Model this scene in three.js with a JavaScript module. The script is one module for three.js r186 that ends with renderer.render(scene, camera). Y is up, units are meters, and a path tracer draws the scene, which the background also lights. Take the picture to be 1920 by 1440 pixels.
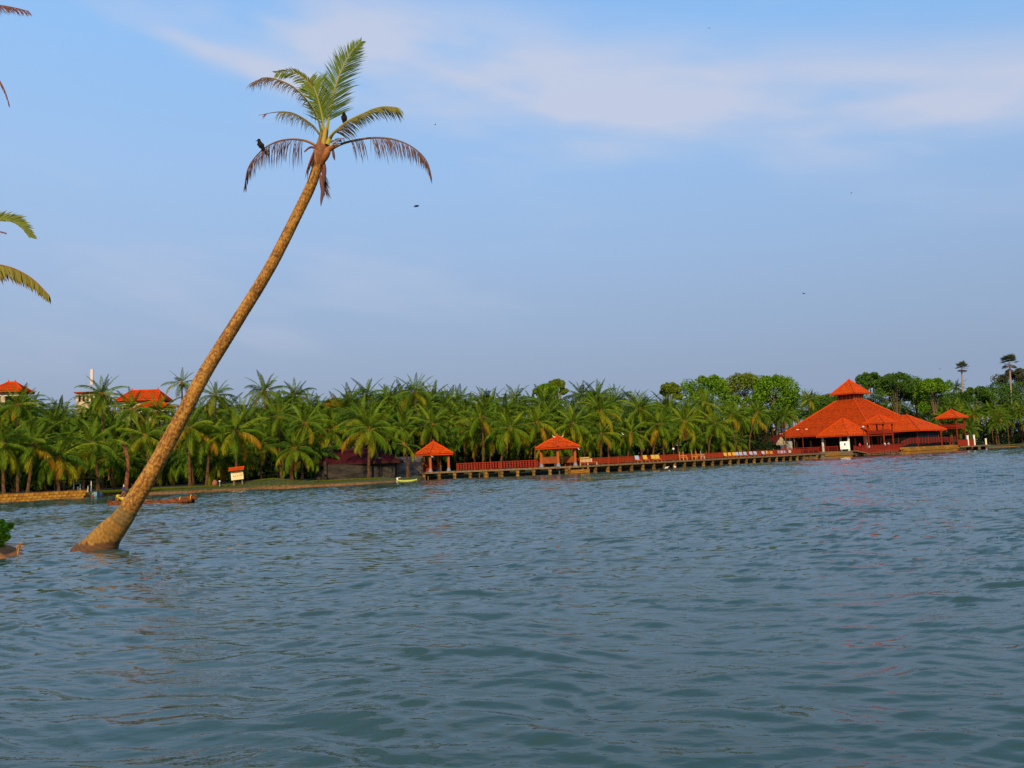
import * as THREE from 'three';
import { mergeGeometries } from 'three/addons/utils/BufferGeometryUtils.js';
import { MarchingCubes } from 'three/addons/objects/MarchingCubes.js';
import { createNoise2D, createNoise3D } from 'simplex-noise';

// ------------------------------------------------------------------ camera, sky, sun, exposure
const scene = new THREE.Scene();
const F = 1600, EYE = 2.0;                                  // focal length in photo pixels (1920 wide), eye height over the water
const camera = new THREE.PerspectiveCamera(2 * Math.atan(720 / F) * 180 / Math.PI, 4 / 3, 0.1, 9000);
camera.position.set(0, EYE, 0);
camera.rotation.order = 'YXZ';
camera.rotation.set(5.24 * Math.PI / 180, 0, -2.5 * Math.PI / 180);
camera.updateMatrixWorld(true);
scene.add(camera);

const renderer = new THREE.WebGLRenderer({ antialias: true });
renderer.toneMapping = THREE.LinearToneMapping;
renderer.toneMappingExposure = 1.0;
renderer.shadowMap.enabled = true;

const SUN_AZ = -3 * Math.PI / 180, SUN_EL = 31 * Math.PI / 180;   // almost straight behind the camera
const sunDir = new THREE.Vector3(Math.sin(SUN_AZ) * Math.cos(SUN_EL), Math.sin(SUN_EL), Math.cos(SUN_AZ) * Math.cos(SUN_EL));
const sun = new THREE.DirectionalLight(new THREE.Color().setRGB(1.0, 0.77, 0.45), 4.4);
sun.position.copy(sunDir).multiplyScalar(400).add(new THREE.Vector3(20, 0, -150));
sun.target.position.set(20, 0, -150);
sun.castShadow = true; sun.shadow.mapSize.set(4096, 4096); sun.shadow.radius = 1.5;
Object.assign(sun.shadow.camera, { left: -260, right: 260, top: 160, bottom: -160, near: 1, far: 1200 });
scene.add(sun, sun.target);

function rng(seed) { let s = seed >>> 0; return () => { s = (s + 0x6d2b79f5) | 0; let t = Math.imul(s ^ (s >>> 15), 1 | s); t = (t + Math.imul(t ^ (t >>> 7), 61 | t)) ^ t; return ((t ^ (t >>> 14)) >>> 0) / 4294967296; }; }
const R0 = rng(7);
const n2 = createNoise2D(rng(11)), n3 = createNoise3D(rng(12));
const fbm2 = (x, y, o = 5) => { let s = 0, a = 0.5; for (let i = 0; i < o; i++) { s += a * n2(x, y); x = x * 2.03 + 17.1; y = y * 2.03 - 9.7; a *= 0.5; } return s; };
const fbm3 = (x, y, z, o = 4) => { let s = 0, a = 0.5; for (let i = 0; i < o; i++) { s += a * n3(x, y, z); x = x * 2.03 + 7.1; y = y * 2.03 - 9.7; z = z * 2.03 + 3.3; a *= 0.5; } return s; };
const clamp = (x, a = 0, b = 1) => Math.min(b, Math.max(a, x)), sstep = (a, b, x) => { const t = clamp((x - a) / (b - a)); return t * t * (3 - 2 * t); }, lerp = (a, b, t) => a + (b - a) * t;
const lin = (c) => { c /= 255; return c <= 0.04045 ? c / 12.92 : ((c + 0.055) / 1.055) ** 2.4; };
const lin3 = (r, g, b) => [lin(r), lin(g), lin(b)];
const mix3 = (a, b, t) => [lerp(a[0], b[0], t), lerp(a[1], b[1], t), lerp(a[2], b[2], t)];

{ // the sky: evening blue that greys towards the horizon, with a soft pinkish bank of high cloud
  const W = 2048, H = 1024, data = new Float32Array(W * H * 4);
  const stops = [[0, lin3(147, 162, 187)], [5, lin3(151, 168, 194)], [9, lin3(155, 178, 209)], [14, lin3(157, 186, 224)], [19, lin3(155, 191, 234)], [27, lin3(143, 190, 242)], [45, lin3(112, 163, 232)], [90, lin3(84, 132, 210)]];
  const cloudC = lin3(205, 208, 225);
  for (let j = 0; j < H; j++) {
    const el = ((j + 0.5) / H - 0.5) * 180;
    let k = 0; const e = Math.max(0, el); while (k < stops.length - 2 && e > stops[k + 1][0]) k++;
    const base = mix3(stops[k][1], stops[k + 1][1], clamp((e - stops[k][0]) / (stops[k + 1][0] - stops[k][0])));
    for (let i = 0; i < W; i++) {
      const ang = ((i + 0.5) / W - 0.5) * 2 * Math.PI;       // atan2(z, x)
      let az = ang * 180 / Math.PI + 90; if (az > 180) az -= 360;   // 0 straight ahead (-z), + to the right
      const ca = Math.cos(ang), sa = Math.sin(ang);
      let c = base.slice();
      // a little paler on the left, a little deeper on the right, going all the way round smoothly
      const side = Math.sin(az * Math.PI / 180);
      c = [c[0] * (1 - 0.13 * side), c[1] * (1 - 0.075 * side), c[2] * (1 - 0.04 * side)];
      if (el > 0) {
        const ce = 25.4 - 0.165 * clamp(az, -60, 60), hw = 3.6 - 0.03 * clamp(az, -30, 40);
        // noise on a slanted, stretched grid: long soft streaks falling to the right
        const cx3 = ca * 3, sx3 = sa * 3, ev = el + 0.12 * az * (Math.abs(az) < 90 ? 1 : 0);
        const f = fbm3(cx3 * 0.55 + 4, ev * 0.085, sx3 * 0.55, 4), g = fbm3(cx3 * 1.3 + 30, ev * 0.3, sx3 * 1.3 + 5, 5);
        const band = sstep(1.65, 0.0, Math.abs((el - ce + f * 1.0 + g * 0.9) / hw)) * sstep(-17, -8, az + f * 8) * (1 - 0.5 * sstep(32, 70, az));
        const streak = Math.exp(-(((el - (25.7 - 0.19 * (az + 18)) + f * 0.8) / 0.85) ** 2)) * sstep(-23.5, -19, az + g * 2) * sstep(-9, -14, az);
        const wisps = sstep(-0.05, 0.6, f * 0.9 + g * 0.5) * sstep(2, 12, el) * 0.3 * (0.4 + 0.6 * sstep(12, -22, az) + 0.5 * sstep(40, 80, Math.abs(az)));
        let a = clamp(band * (0.80 + g * 0.7) + streak * (0.7 + g * 0.4) + wisps, 0, 0.92);
        c = mix3(c, cloudC, a * 0.82);
      }
      const o = (j * W + i) * 4;
      data[o] = c[0]; data[o + 1] = c[1]; data[o + 2] = c[2]; data[o + 3] = 1;
    }
  }
  const t = new THREE.DataTexture(data, W, H, THREE.RGBAFormat, THREE.FloatType);
  t.mapping = THREE.EquirectangularReflectionMapping; t.magFilter = t.minFilter = THREE.LinearFilter; t.needsUpdate = true;
  scene.background = t; scene.environment = t;
}

// ------------------------------------------------------------------ helpers
const V = (x, y, z) => new THREE.Vector3(x, y, z);
function ray(px, py) { return V((px - 960) / F, (720 - py) / F, -1).applyQuaternion(camera.quaternion); }
function at(px, py, d) { const r = ray(px, py); return V(0, EYE, 0).addScaledVector(r, d / -r.z); }            // the point of a pixel's ray at depth d
const invQ = camera.quaternion.clone().invert();
function pix(p) { const q = p.clone().sub(camera.position).applyQuaternion(invQ); return [960 + F * q.x / -q.z, 720 - F * q.y / -q.z]; }
function place(px, d, y = 0) { let X = (px - 960) / F * d; for (let i = 0; i < 4; i++) X += (px - pix(V(X, y, -d))[0]) / F * d; return V(X, y, -d); }
const used = {};
const numbered = (n) => { const k = used[n] = (used[n] ?? -1) + 1; return k ? n + '_' + String(k).padStart(3, '0') : n; };
function tag(o, label, category, group, kind) { if (label) o.userData.label = label; if (category) o.userData.category = category; if (group) o.userData.group = group; if (kind) o.userData.kind = kind; return o; }
function thing(name, label, category, p = [0, 0, 0], turn = 0, group) {
  const o = new THREE.Group(); o.name = numbered(name); scene.add(o);
  if (p.isVector3) o.position.copy(p); else o.position.set(...p);
  o.rotation.y = turn; return tag(o, label, category, group);
}
function mesh(name, g, m, parent) { const o = new THREE.Mesh(Array.isArray(g) ? merge(g) : g, m); o.name = parent ? name : numbered(name); (parent ?? scene).add(o); return o; }
function struct(name, g, m) { return tag(mesh(name, g, m), null, null, null, 'structure'); }
function merge(list) {
  list = list.map((g) => { const h = g.index ? g.toNonIndexed() : g; for (const k of Object.keys(h.attributes)) if (!['position', 'normal', 'uv', 'color'].includes(k)) h.deleteAttribute(k); if (!h.attributes.uv) h.setAttribute('uv', new THREE.Float32BufferAttribute(new Float32Array(h.attributes.position.count * 2), 2)); return h; });
  return list.length === 1 ? list[0] : mergeGeometries(list);
}
const bx = (w, h, d, x = 0, y = 0, z = 0, ry = 0) => { const g = new THREE.BoxGeometry(w, h, d); const p = g.attributes.position, n = g.attributes.normal, uv = g.attributes.uv; for (let i = 0; i < p.count; i++) uv.setXY(i, Math.abs(n.getX(i)) > 0.5 ? p.getZ(i) : p.getX(i), Math.abs(n.getY(i)) > 0.5 ? p.getZ(i) : p.getY(i)); if (ry) g.rotateY(ry); return g.translate(x, y, z); };
const cyl = (r0, r1, h, x = 0, y = 0, z = 0, n = 10) => new THREE.CylinderGeometry(r1, r0, h, n).translate(x, y + h / 2, z);
function bar(a, b, w, h = w) { // a straight square bar between two points
  const d = b.clone().sub(a), L = d.length(), g = new THREE.BoxGeometry(w, h, L); const m = new THREE.Matrix4().lookAt(b, a, V(0, 1, 0)); if (Math.abs(d.y) > 0.999 * L) m.lookAt(b, a, V(1, 0, 0));
  return g.applyMatrix4(m).translate((a.x + b.x) / 2, (a.y + b.y) / 2, (a.z + b.z) / 2);
}
function quads(fn) { const P = [], U = []; fn((a, b, c, d, ua = [0, 0], ub = [1, 0], uc = [1, 1], ud = [0, 1]) => { P.push(...a, ...b, ...c, ...a, ...c, ...d); U.push(...ua, ...ub, ...uc, ...ua, ...uc, ...ud); }); const g = new THREE.BufferGeometry(); g.setAttribute('position', new THREE.Float32BufferAttribute(P, 3)); g.setAttribute('uv', new THREE.Float32BufferAttribute(U, 2)); g.computeVertexNormals(); return g; }
// a swept tube: centre points, radius function of t, segments; colour function optional
function sweep(pts, rad, nT, nR, color, bump) {
  const curve = new THREE.CatmullRomCurve3(pts, false, 'centripetal'), P = [], C = [], U = [], I = []; let N = null;
  const L = curve.getLength();
  for (let i = 0; i <= nT; i++) {
    const t = i / nT, c = curve.getPointAt(t), T = curve.getTangentAt(t);
    if (!N) N = Math.abs(T.y) > 0.9 ? V(1, 0, 0) : V(0, 1, 0);
    N = N.clone().addScaledVector(T, -N.dot(T)).normalize(); const B = T.clone().cross(N), r = rad(t);
    for (let j = 0; j <= nR; j++) {
      const a = j / nR * 2 * Math.PI, dir = N.clone().multiplyScalar(Math.cos(a)).addScaledVector(B, Math.sin(a)), rr = r * (bump ? bump(t, a, L) : 1);
      P.push(c.x + dir.x * rr, c.y + dir.y * rr, c.z + dir.z * rr); U.push(j / nR, t * L); if (color) C.push(...color(t, a, c, dir));
    }
  }
  for (let i = 0; i < nT; i++) for (let j = 0; j < nR; j++) { const a = i * (nR + 1) + j, b = a + nR + 1; I.push(a, b, a + 1, b, b + 1, a + 1); }
  const g = new THREE.BufferGeometry(); g.setAttribute('position', new THREE.Float32BufferAttribute(P, 3)); g.setAttribute('uv', new THREE.Float32BufferAttribute(U, 2)); if (color) g.setAttribute('color', new THREE.Float32BufferAttribute(C, 3)); g.setIndex(I); g.computeVertexNormals(); return g;
}
function tex(w, h, fn, srgb = true) { // fn(x, y) -> [r, g, b] in 0..255
  const d = new Uint8Array(w * h * 4); for (let y = 0; y < h; y++) for (let x = 0; x < w; x++) { const c = fn(x, y), o = (y * w + x) * 4; d[o] = clamp(c[0], 0, 255); d[o + 1] = clamp(c[1], 0, 255); d[o + 2] = clamp(c[2], 0, 255); d[o + 3] = 255; }
  const t = new THREE.DataTexture(d, w, h); t.wrapS = t.wrapT = THREE.RepeatWrapping; t.magFilter = THREE.LinearFilter; t.minFilter = THREE.LinearMipmapLinearFilter; t.generateMipmaps = true; if (srgb) t.colorSpace = THREE.SRGBColorSpace; t.needsUpdate = true; return t;
}
const tile = (f, x, y, w, h) => { const u = x / w, v = y / h; return (f(x, y) * (1 - u) + f(x - w, y) * u) * (1 - v) + (f(x, y - h) * (1 - u) + f(x - w, y - h) * u) * v; };
const mat = (rgb, rough = 0.85, o = {}) => new THREE.MeshPhysicalMaterial({ color: new THREE.Color().setRGB(...rgb), roughness: rough, specularIntensity: rough >= 0.6 ? 0.25 : 1, ...o });
// mottled map that multiplies a colour: mean near white, grain of two scales, repeated every `m` metres
function mottle(m, amt, coarse = 4, seed = 0) {
  const t = tex(256, 256, (x, y) => { const a = tile((p, q) => fbm2(p / 256 * coarse + seed, q / 256 * coarse, 5), x, y, 256, 256), b = tile((p, q) => n2(p / 5 + seed, q / 5), x, y, 256, 256); const v = 255 * clamp(0.84 + amt * (a * 1.3 + b * 0.35)); return [v, v, v]; });
  t.repeat.set(1 / m, 1 / m); return t;
}
const MOT = mottle(6, 0.3), MOT3 = mottle(7, 0.13, 5, 80), MOT2 = mottle(2.4, 0.45, 5, 40);
const vc = (o = {}) => new THREE.MeshStandardMaterial({ vertexColors: true, roughness: 0.75, ...o });

const M = {
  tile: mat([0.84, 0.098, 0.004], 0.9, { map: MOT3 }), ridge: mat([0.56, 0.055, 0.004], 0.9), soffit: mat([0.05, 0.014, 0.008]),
  maroonTile: mat([0.17, 0.022, 0.02], 0.85, { map: MOT2 }), redWood: mat([0.34, 0.04, 0.010], 0.7, { map: MOT2 }), redRail: mat([0.24, 0.022, 0.009], 0.7),
  orangeWood: mat([0.50, 0.12, 0.03], 0.65), balusterWood: mat([0.30, 0.085, 0.03], 0.7), darkWood: mat([0.035, 0.014, 0.012], 0.8), darkGlass: mat([0.012, 0.013, 0.014], 0.6),
  concrete: mat([0.27, 0.18, 0.085], 0.9, { map: MOT2 }), pier: mat([0.24, 0.13, 0.03], 0.9, { map: MOT2 }), plinth: mat([0.22, 0.22, 0.26], 0.9), laterite: mat([0.55, 0.26, 0.035], 0.95, { map: MOT2 }), laterite2: mat([0.42, 0.18, 0.025], 0.95, { map: MOT2 }),
  stone: mat([0.36, 0.20, 0.04], 0.95, { map: MOT2 }), white: mat([0.78, 0.72, 0.62], 0.7), whiteWall: mat([0.62, 0.60, 0.60], 0.85, { map: MOT }), creamWall: mat([0.70, 0.56, 0.34], 0.85, { map: MOT }), greyWall: mat([0.06, 0.05, 0.042], 0.95, { map: MOT2 }), beigeWall: mat([0.22, 0.17, 0.13], 0.95, { map: MOT2 }),
  yellowCushion: mat([0.52, 0.31, 0.05], 0.8), blueCushion: mat([0.30, 0.35, 0.45], 0.8), paleCushion: mat([0.5, 0.44, 0.38], 0.8), pinkCushion: mat([0.55, 0.38, 0.36], 0.8), chairWood: mat([0.40, 0.12, 0.03], 0.7), orangePlastic: mat([0.75, 0.25, 0.02], 0.5),
  skin: mat([0.20, 0.085, 0.045], 0.6), hair: mat([0.012, 0.01, 0.01], 0.6), black: mat([0.008, 0.008, 0.010], 0.95), steel: mat([0.5, 0.5, 0.52], 0.35, { metalness: 0.6 }),
  soil: mat([0.10, 0.075, 0.04], 1, { map: MOT }), log: mat([0.20, 0.062, 0.018], 0.8, { map: MOT2 }), logEnd: mat([0.36, 0.15, 0.06], 0.85), rope: mat([0.70, 0.40, 0.05], 0.8),
  frond: new THREE.MeshPhysicalMaterial({ vertexColors: true, side: THREE.DoubleSide, roughness: 0.9, specularIntensity: 0.25 }), leaf: new THREE.MeshPhysicalMaterial({ vertexColors: true, side: THREE.DoubleSide, roughness: 0.9, specularIntensity: 0.25 }), vcol: vc(), bark: mat([0.26, 0.17, 0.10], 0.95, { map: MOT2 }), palmBark: mat([0.17, 0.085, 0.036], 0.95, { map: MOT2 }),
  heroLeaf: new THREE.MeshPhysicalMaterial({ vertexColors: true, side: THREE.DoubleSide, roughness: 0.95, transmission: 0.28, thickness: 0 }),
  nut: mat([0.30, 0.10, 0.018], 0.7), egret: mat([0.72, 0.66, 0.56], 0.9), gull: mat([0.42, 0.33, 0.25], 0.9), darkBird: mat([0.02, 0.02, 0.024], 0.7),
};

{ // roof tiles too small to tell apart: tone of each tile, dirty joints with the gap shadow of each course painted in, blotches of age; courses of 0.43 m
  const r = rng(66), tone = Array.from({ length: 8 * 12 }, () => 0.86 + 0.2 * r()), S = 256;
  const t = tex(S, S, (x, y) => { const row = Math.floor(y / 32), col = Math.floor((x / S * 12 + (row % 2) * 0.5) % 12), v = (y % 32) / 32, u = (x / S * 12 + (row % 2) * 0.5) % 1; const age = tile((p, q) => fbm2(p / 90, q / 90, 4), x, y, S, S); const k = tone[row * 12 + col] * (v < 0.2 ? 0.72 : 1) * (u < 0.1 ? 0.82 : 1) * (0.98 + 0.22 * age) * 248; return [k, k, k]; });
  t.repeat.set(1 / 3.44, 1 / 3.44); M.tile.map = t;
}
// ------------------------------------------------------------------ water
{
  const comps = []; const r = rng(21);
  const N = 56;
  for (let i = 0; i < N; i++) {
    const lam = 0.15 * Math.pow(2.3 / 0.15, Math.pow((i + r()) / N, 1.0)), k = 2 * Math.PI / lam;
    const g = (r() + r() + r() - 1.5) * 0.78, th = Math.PI / 2 + 0.24 + g;                   // crests roughly across the view, rising to the right
    const slope = 0.043 * (lam < 0.24 ? 1.05 : lam < 0.42 ? 1.6 : lam < 0.95 ? 1.6 : lam < 1.5 ? 0.8 : 0.4) * (0.7 + 0.6 * r());
    comps.push([Math.cos(th) * k, Math.sin(th) * k, slope / k, r() * 6.283, lam]);
  }
  const P = [], Nn = [], U = [], I = [], HALF = 37.5 * Math.PI / 180;
  // a fan of waves: fine close by, coarser in the distance but still with real crests and troughs that hide one another
  const sheet = (rows, cols, skirtNear) => {
    const nc = cols + 1, first = P.length / 3;
    rows.forEach((d, ri) => {
      const dz = Math.abs(rows[Math.max(1, ri)] - rows[Math.max(1, ri) - 1]), dx = d * 2 * HALF / cols, cut = Math.max(2.4 * dz, 1.6 * dx);
      for (let j = 0; j < nc; j++) {
        const x = d * Math.tan((j / cols * 2 - 1) * HALF), z = -d;
        const gust = 0.82 + 0.42 * n2(x * 0.045 + 3, z * 0.03) + 0.25 * n2(x * 0.16, z * 0.11 + 9), wx = x + 0.16 * n2(x * 0.5, z * 0.5), wz = z + 0.16 * n2(x * 0.5 + 40, z * 0.5);
        let h = 0, sx = 0, sz = 0;
        for (const [kx, kz, am, ph, lam] of comps) {
          const p = kx * wx + kz * wz + ph, s = Math.sin(p), e = Math.exp(0.85 * (s - 0.35)), w = clamp((lam / cut - 0.6) / 0.4), k = am * gust;
          h += k * w * e; const ds = k * (0.5 + 0.5 * w) * 0.85 * Math.cos(p) * e; sx += ds * kx; sz += ds * kz;   // ripples finer than the sheet keep half their slope
        }
        P.push(x, h - 0.16, z); U.push(x, z); const l = Math.hypot(sx, 1, sz); Nn.push(-sx / l, 1 / l, -sz / l);
      }
    });
    for (let i = 0; i < rows.length - 1; i++) for (let j = 0; j < cols; j++) { const a = first + i * nc + j, b = a + nc; I.push(a, b, a + 1, a + 1, b, b + 1); }
  };
  const JOIN = 17, nearRows = [], farRows = []; for (let k = EYE * 853.3 / JOIN; k < 470; k += 0.85) nearRows.push(EYE * 853.3 / k);
  for (let d = JOIN; d < 330; d += Math.max(0.14, d * 0.0022)) farRows.push(d); farRows.reverse();
  sheet(farRows, 410); sheet(nearRows, 820);
  const b0 = P.length / 3, S = 1500;                        // the rest of the lagoon: a flat sheet just under the wave troughs
  P.push(-S, -0.45, 500, S, -0.45, 500, S, -0.45, -700, -S, -0.45, -700); for (let i = 0; i < 4; i++) Nn.push(0, 1, 0); U.push(-S, 500, S, 500, S, -700, -S, -700); I.push(b0, b0 + 1, b0 + 2, b0, b0 + 2, b0 + 3);
  const g = new THREE.BufferGeometry(); g.setAttribute('position', new THREE.Float32BufferAttribute(P, 3)); g.setAttribute('normal', new THREE.Float32BufferAttribute(Nn, 3)); g.setAttribute('uv', new THREE.Float32BufferAttribute(U, 2)); g.setIndex(I);
  const rip = tex(512, 512, (x, y) => { const v = 128 + 120 * tile((p, q) => { const a = n2(p / 34, q / 15) * 0.55 + n2(p / 13 + 50, q / 7) * 0.3 + n2(p / 6 + 9, q / 4) * 0.15; return a; }, x, y, 512, 512); return [v, v, v]; }, false);
  rip.repeat.set(1 / 2.7, 1 / 2.7); rip.rotation = 0.2;
  const m = new THREE.MeshPhysicalMaterial({ color: new THREE.Color().setRGB(0.028, 0.062, 0.051), roughness: 0.05, ior: 1.33, bumpMap: rip, bumpScale: 0.004 });
  struct('water', g, m);
}

// ------------------------------------------------------------------ land
const JA = place(787, 126), JB = place(1085, 121), JC = place(1540, 180), TD = place(1597, 186), TE = place(1690, 205), TF = place(1797, 232), TG = place(1832, 252);
const DECK = 1.1, TERR = 1.5;
const away = (a, b) => { const d = b.clone().sub(a).setY(0).normalize(); return V(d.z, 0, -d.x); };   // horizontal normal pointing away from the viewer for a line running right
const nAB = away(JA, JB), nBC = away(JB, JC), nJ = nAB.clone().add(nBC).normalize();
const shore = [V(-420, 0, -30), V(-150, 0, -78), place(-300, 90), place(0, 94.5), place(168, 101), place(180, 104), place(340, 104.5), place(520, 107), place(700, 111), place(784, 119), JA.clone().addScaledVector(nAB, 4.2), JB.clone().addScaledVector(nJ, 4.2), JC.clone().addScaledVector(nBC, 4.2), TD.clone().add(V(-2, 0, -6)), TE.clone().add(V(-2, 0, -6)), TF.clone().add(V(0, 0, -4)), TG.clone().add(V(0, 0, 1)), place(1885, 279), place(1930, 284), place(2250, 292), V(520, 0, -330), V(1300, 0, -300)];
{
  const prof = [[-3, -1.6, 0], [0, -0.14, 0], [0.4, 0.2, 0], [0.9, 0.34, 1], [1.6, 0.5, 1], [5, 0.7, 1], [11, 0.8, 2], [30, 0.9, 2], [120, 1.2, 2], [600, 2, 2], [3500, 2, 2]];
  const fine = []; for (let i = 0; i < shore.length - 1; i++) { const a = shore[i], b = shore[i + 1], n = Math.max(1, Math.round(a.distanceTo(b) / 2.5)); for (let k = 0; k < n; k++) fine.push(a.clone().lerp(b, k / n)); } fine.push(shore[shore.length - 1]);
  const P = [], C = [], I = [], U = [];
  const mud = [0.30, 0.135, 0.035], grass = [0.075, 0.10, 0.008], soil = [0.05, 0.042, 0.02];
  for (const s of fine) {
    const dir = s.clone().normalize(), px = pix(s)[0];
    for (const [d, y, k] of prof) {
      const w = 0.5 * n2(s.x * 0.21, d), p = s.clone().addScaledVector(dir, d + (d > 0 && d < 20 ? w : 0));
      const rise = d > 0.5 && d < 12 ? 0.55 * Math.exp(-(((px - 505) / 42) ** 2)) * (d > 1 ? 1 : 0.3) : 0;
      P.push(p.x, y + (d > 1 && d < 40 ? 0.1 * n2(p.x * 0.3, p.z * 0.3) : 0) + rise, p.z); U.push(p.x, p.z);
      let c = k === 0 ? mud : k === 1 ? grass : soil; const v = 0.8 + 0.5 * fbm2(p.x * 0.5, p.z * 0.5, 3); C.push(c[0] * v, c[1] * v, c[2] * v);
    }
  }
  const m = prof.length; for (let i = 0; i < fine.length - 1; i++) for (let j = 0; j < m - 1; j++) { const a = i * m + j, b = a + m; I.push(a, b, a + 1, b, b + 1, a + 1); }
  const g = new THREE.BufferGeometry(); g.setAttribute('position', new THREE.Float32BufferAttribute(P, 3)); g.setAttribute('color', new THREE.Float32BufferAttribute(C, 3)); g.setAttribute('uv', new THREE.Float32BufferAttribute(U, 2)); g.setIndex(I); g.computeVertexNormals();
  struct('ground', g, new THREE.MeshStandardMaterial({ vertexColors: true, roughness: 1, map: MOT2, side: THREE.DoubleSide }));
}
const shoreD = (() => { const t = [[-500, 88], [0, 94.5], [168, 101], [340, 104.5], [700, 111], [790, 127], [1090, 124], [1300, 150], [1540, 186], [1700, 207], [1797, 236], [1885, 279], [2300, 292]]; return (px) => { let i = 0; while (i < t.length - 2 && px > t[i + 1][0]) i++; return lerp(t[i][1], t[i + 1][1], clamp((px - t[i][0]) / (t[i + 1][0] - t[i][0]))); }; })();

{ // grass tufts on the bank: one mass
  const r = rng(33), g = quads((q) => { for (let i = 0; i < 7; i++) { const a = i * 0.9, c = Math.cos(a), s = Math.sin(a), h = 0.16 + 0.1 * r(), l = 0.1 + 0.1 * r(); q([c * 0.05 - s * 0.02, 0, s * 0.05 + c * 0.02], [c * 0.05 + s * 0.02, 0, s * 0.05 - c * 0.02], [c * l + 0.004, h, s * l], [c * l - 0.004, h, s * l]); } });
  const pts = []; const col = new THREE.Color();
  for (let i = 0; i < 9000; i++) { const px = i < 7000 ? lerp(172, 790, r()) : lerp(1835, 1990, r()), s = place(px, shoreD(px) + (px < 790 && px > 172 ? 1 : 0) + 0.9 + 7 * r() * r()); const rise = 0.55 * Math.exp(-(((px - 505) / 42) ** 2)); pts.push([s.x, 0.46 + rise + 0.03 * r(), s.z, px]); }
  const im = new THREE.InstancedMesh(g, mat([1, 1, 1], 0.9, { side: THREE.DoubleSide }), pts.length), o = new THREE.Object3D();
  pts.forEach((p, i) => { o.position.set(p[0], p[1], p[2]); o.rotation.y = r() * 6.3; o.scale.setScalar(0.6 + 0.8 * r()); o.updateMatrix(); im.setMatrixAt(i, o.matrix); const y = r(); col.setRGB(0.07 + 0.12 * y * y, 0.115 + 0.05 * y, 0.008); im.setColorAt(i, col); });
  im.name = 'grass'; scene.add(tag(im, 'short green and yellow grass along the top of the muddy bank', 'grass', null, 'stuff'));
}

// ------------------------------------------------------------------ coconut palms
const G = { dark: [0.030, 0.080, 0.004], mid: [0.068, 0.138, 0.004], light: [0.135, 0.195, 0.005], yellow: [0.27, 0.21, 0.006], orange: [0.33, 0.13, 0.008], brown: [0.12, 0.045, 0.014] };
// one frond: stalk along +x bending down by `bend` over its length, leaflets on both sides hanging by `droop`
function frondGeo({ L = 4.5, n = 36, bend = 1.2, droop = 0.6, leaf = 0.95, col = G.mid, tip = null, seed = 1, width = 0.07 }) {
  const r = rng(seed), P = [], C = []; const c = [0, 0, 0];
  const T = (...v) => { for (const [p, k] of v) { P.push(...p); C.push(...k); } };
  const S = 10, pts = []; let x = 0, y = 0; for (let i = 0; i <= S; i++) { const t = i / S, a = -bend * t * t * 0.9 - 0.05 * t; pts.push([x, y, a]); x += Math.cos(a) * L / S; y += Math.sin(a) * L / S; }
  const atT = (t) => { const f = clamp(t) * S, i = Math.min(S - 1, Math.floor(f)), u = f - i; return [lerp(pts[i][0], pts[i + 1][0], u), lerp(pts[i][1], pts[i + 1][1], u), lerp(pts[i][2], pts[i + 1][2], u)]; };
  const st = mix3(col, [0.30, 0.24, 0.03], 0.55);
  for (let i = 0; i < S; i++) { const w0 = 0.06 * (1 - i / S) + 0.012, w1 = 0.06 * (1 - (i + 1) / S) + 0.012, a = pts[i], b = pts[i + 1]; for (const s of [-1, 1]) { T([[a[0], a[1] + w0 * 0.6, 0], st], [[a[0], a[1] - w0 * 0.4, s * w0], st], [[b[0], b[1] + w1 * 0.6, 0], st]); T([[a[0], a[1] - w0 * 0.4, s * w0], st], [[b[0], b[1] - w1 * 0.4, s * w1], st], [[b[0], b[1] + w1 * 0.6, 0], st]); } }
  for (let i = 0; i < n; i++) for (const s of [-1, 1]) {
    const t = 0.1 + 0.9 * (i + r() * 0.7) / n, [bx0, by0, a] = atT(t), prof = Math.sin(Math.PI * Math.min(1, 0.2 + t * 0.76)) ** 0.7, l = leaf * prof * (0.8 + 0.35 * r()), fw = 0.45 + 0.7 * t + 0.15 * r(), dr = droop * (0.65 + 0.6 * r());
    // direction of the leaflet: forwards along the stalk, out to the side, and down
    const out = Math.cos(fw), fo = Math.sin(fw), tx = Math.cos(a), ty = Math.sin(a);
    const d1 = [tx * fo, ty * fo + 0.18 - dr * 0.35, s * out], d2 = [tx * fo * 0.7, ty * fo * 0.7 - dr * 1.25, s * out * 0.75];
    const k = 0.78 + 0.44 * r(), q = tip && r() < 0.75 ? clamp(t * 1.1 - 0.1 + 0.3 * r()) : 0, cc = mix3(col, tip ?? col, q).map((v) => v * k), ce = mix3(cc, tip ?? mix3(cc, G.yellow, 0.1), 0.5);
    const p0 = [bx0, by0, 0], w = width * (0.7 + 0.6 * r()), m = [bx0 + d1[0] * l * 0.5, by0 + d1[1] * l * 0.5, d1[2] * l * 0.5], e = [m[0] + d2[0] * l * 0.5, m[1] + d2[1] * l * 0.5, m[2] + d2[2] * l * 0.5];
    const ax = tx * w, ay = ty * w;
    T([p0, cc], [[m[0] - ax, m[1] - ay, m[2]], cc], [[m[0] + ax, m[1] + ay, m[2]], cc]); T([[m[0] - ax, m[1] - ay, m[2]], cc], [e, ce], [[m[0] + ax, m[1] + ay, m[2]], cc]);
  }
  const g = new THREE.BufferGeometry(); g.setAttribute('position', new THREE.Float32BufferAttribute(P, 3)); g.setAttribute('color', new THREE.Float32BufferAttribute(C, 3)); g.computeVertexNormals(); return g;
}
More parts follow.
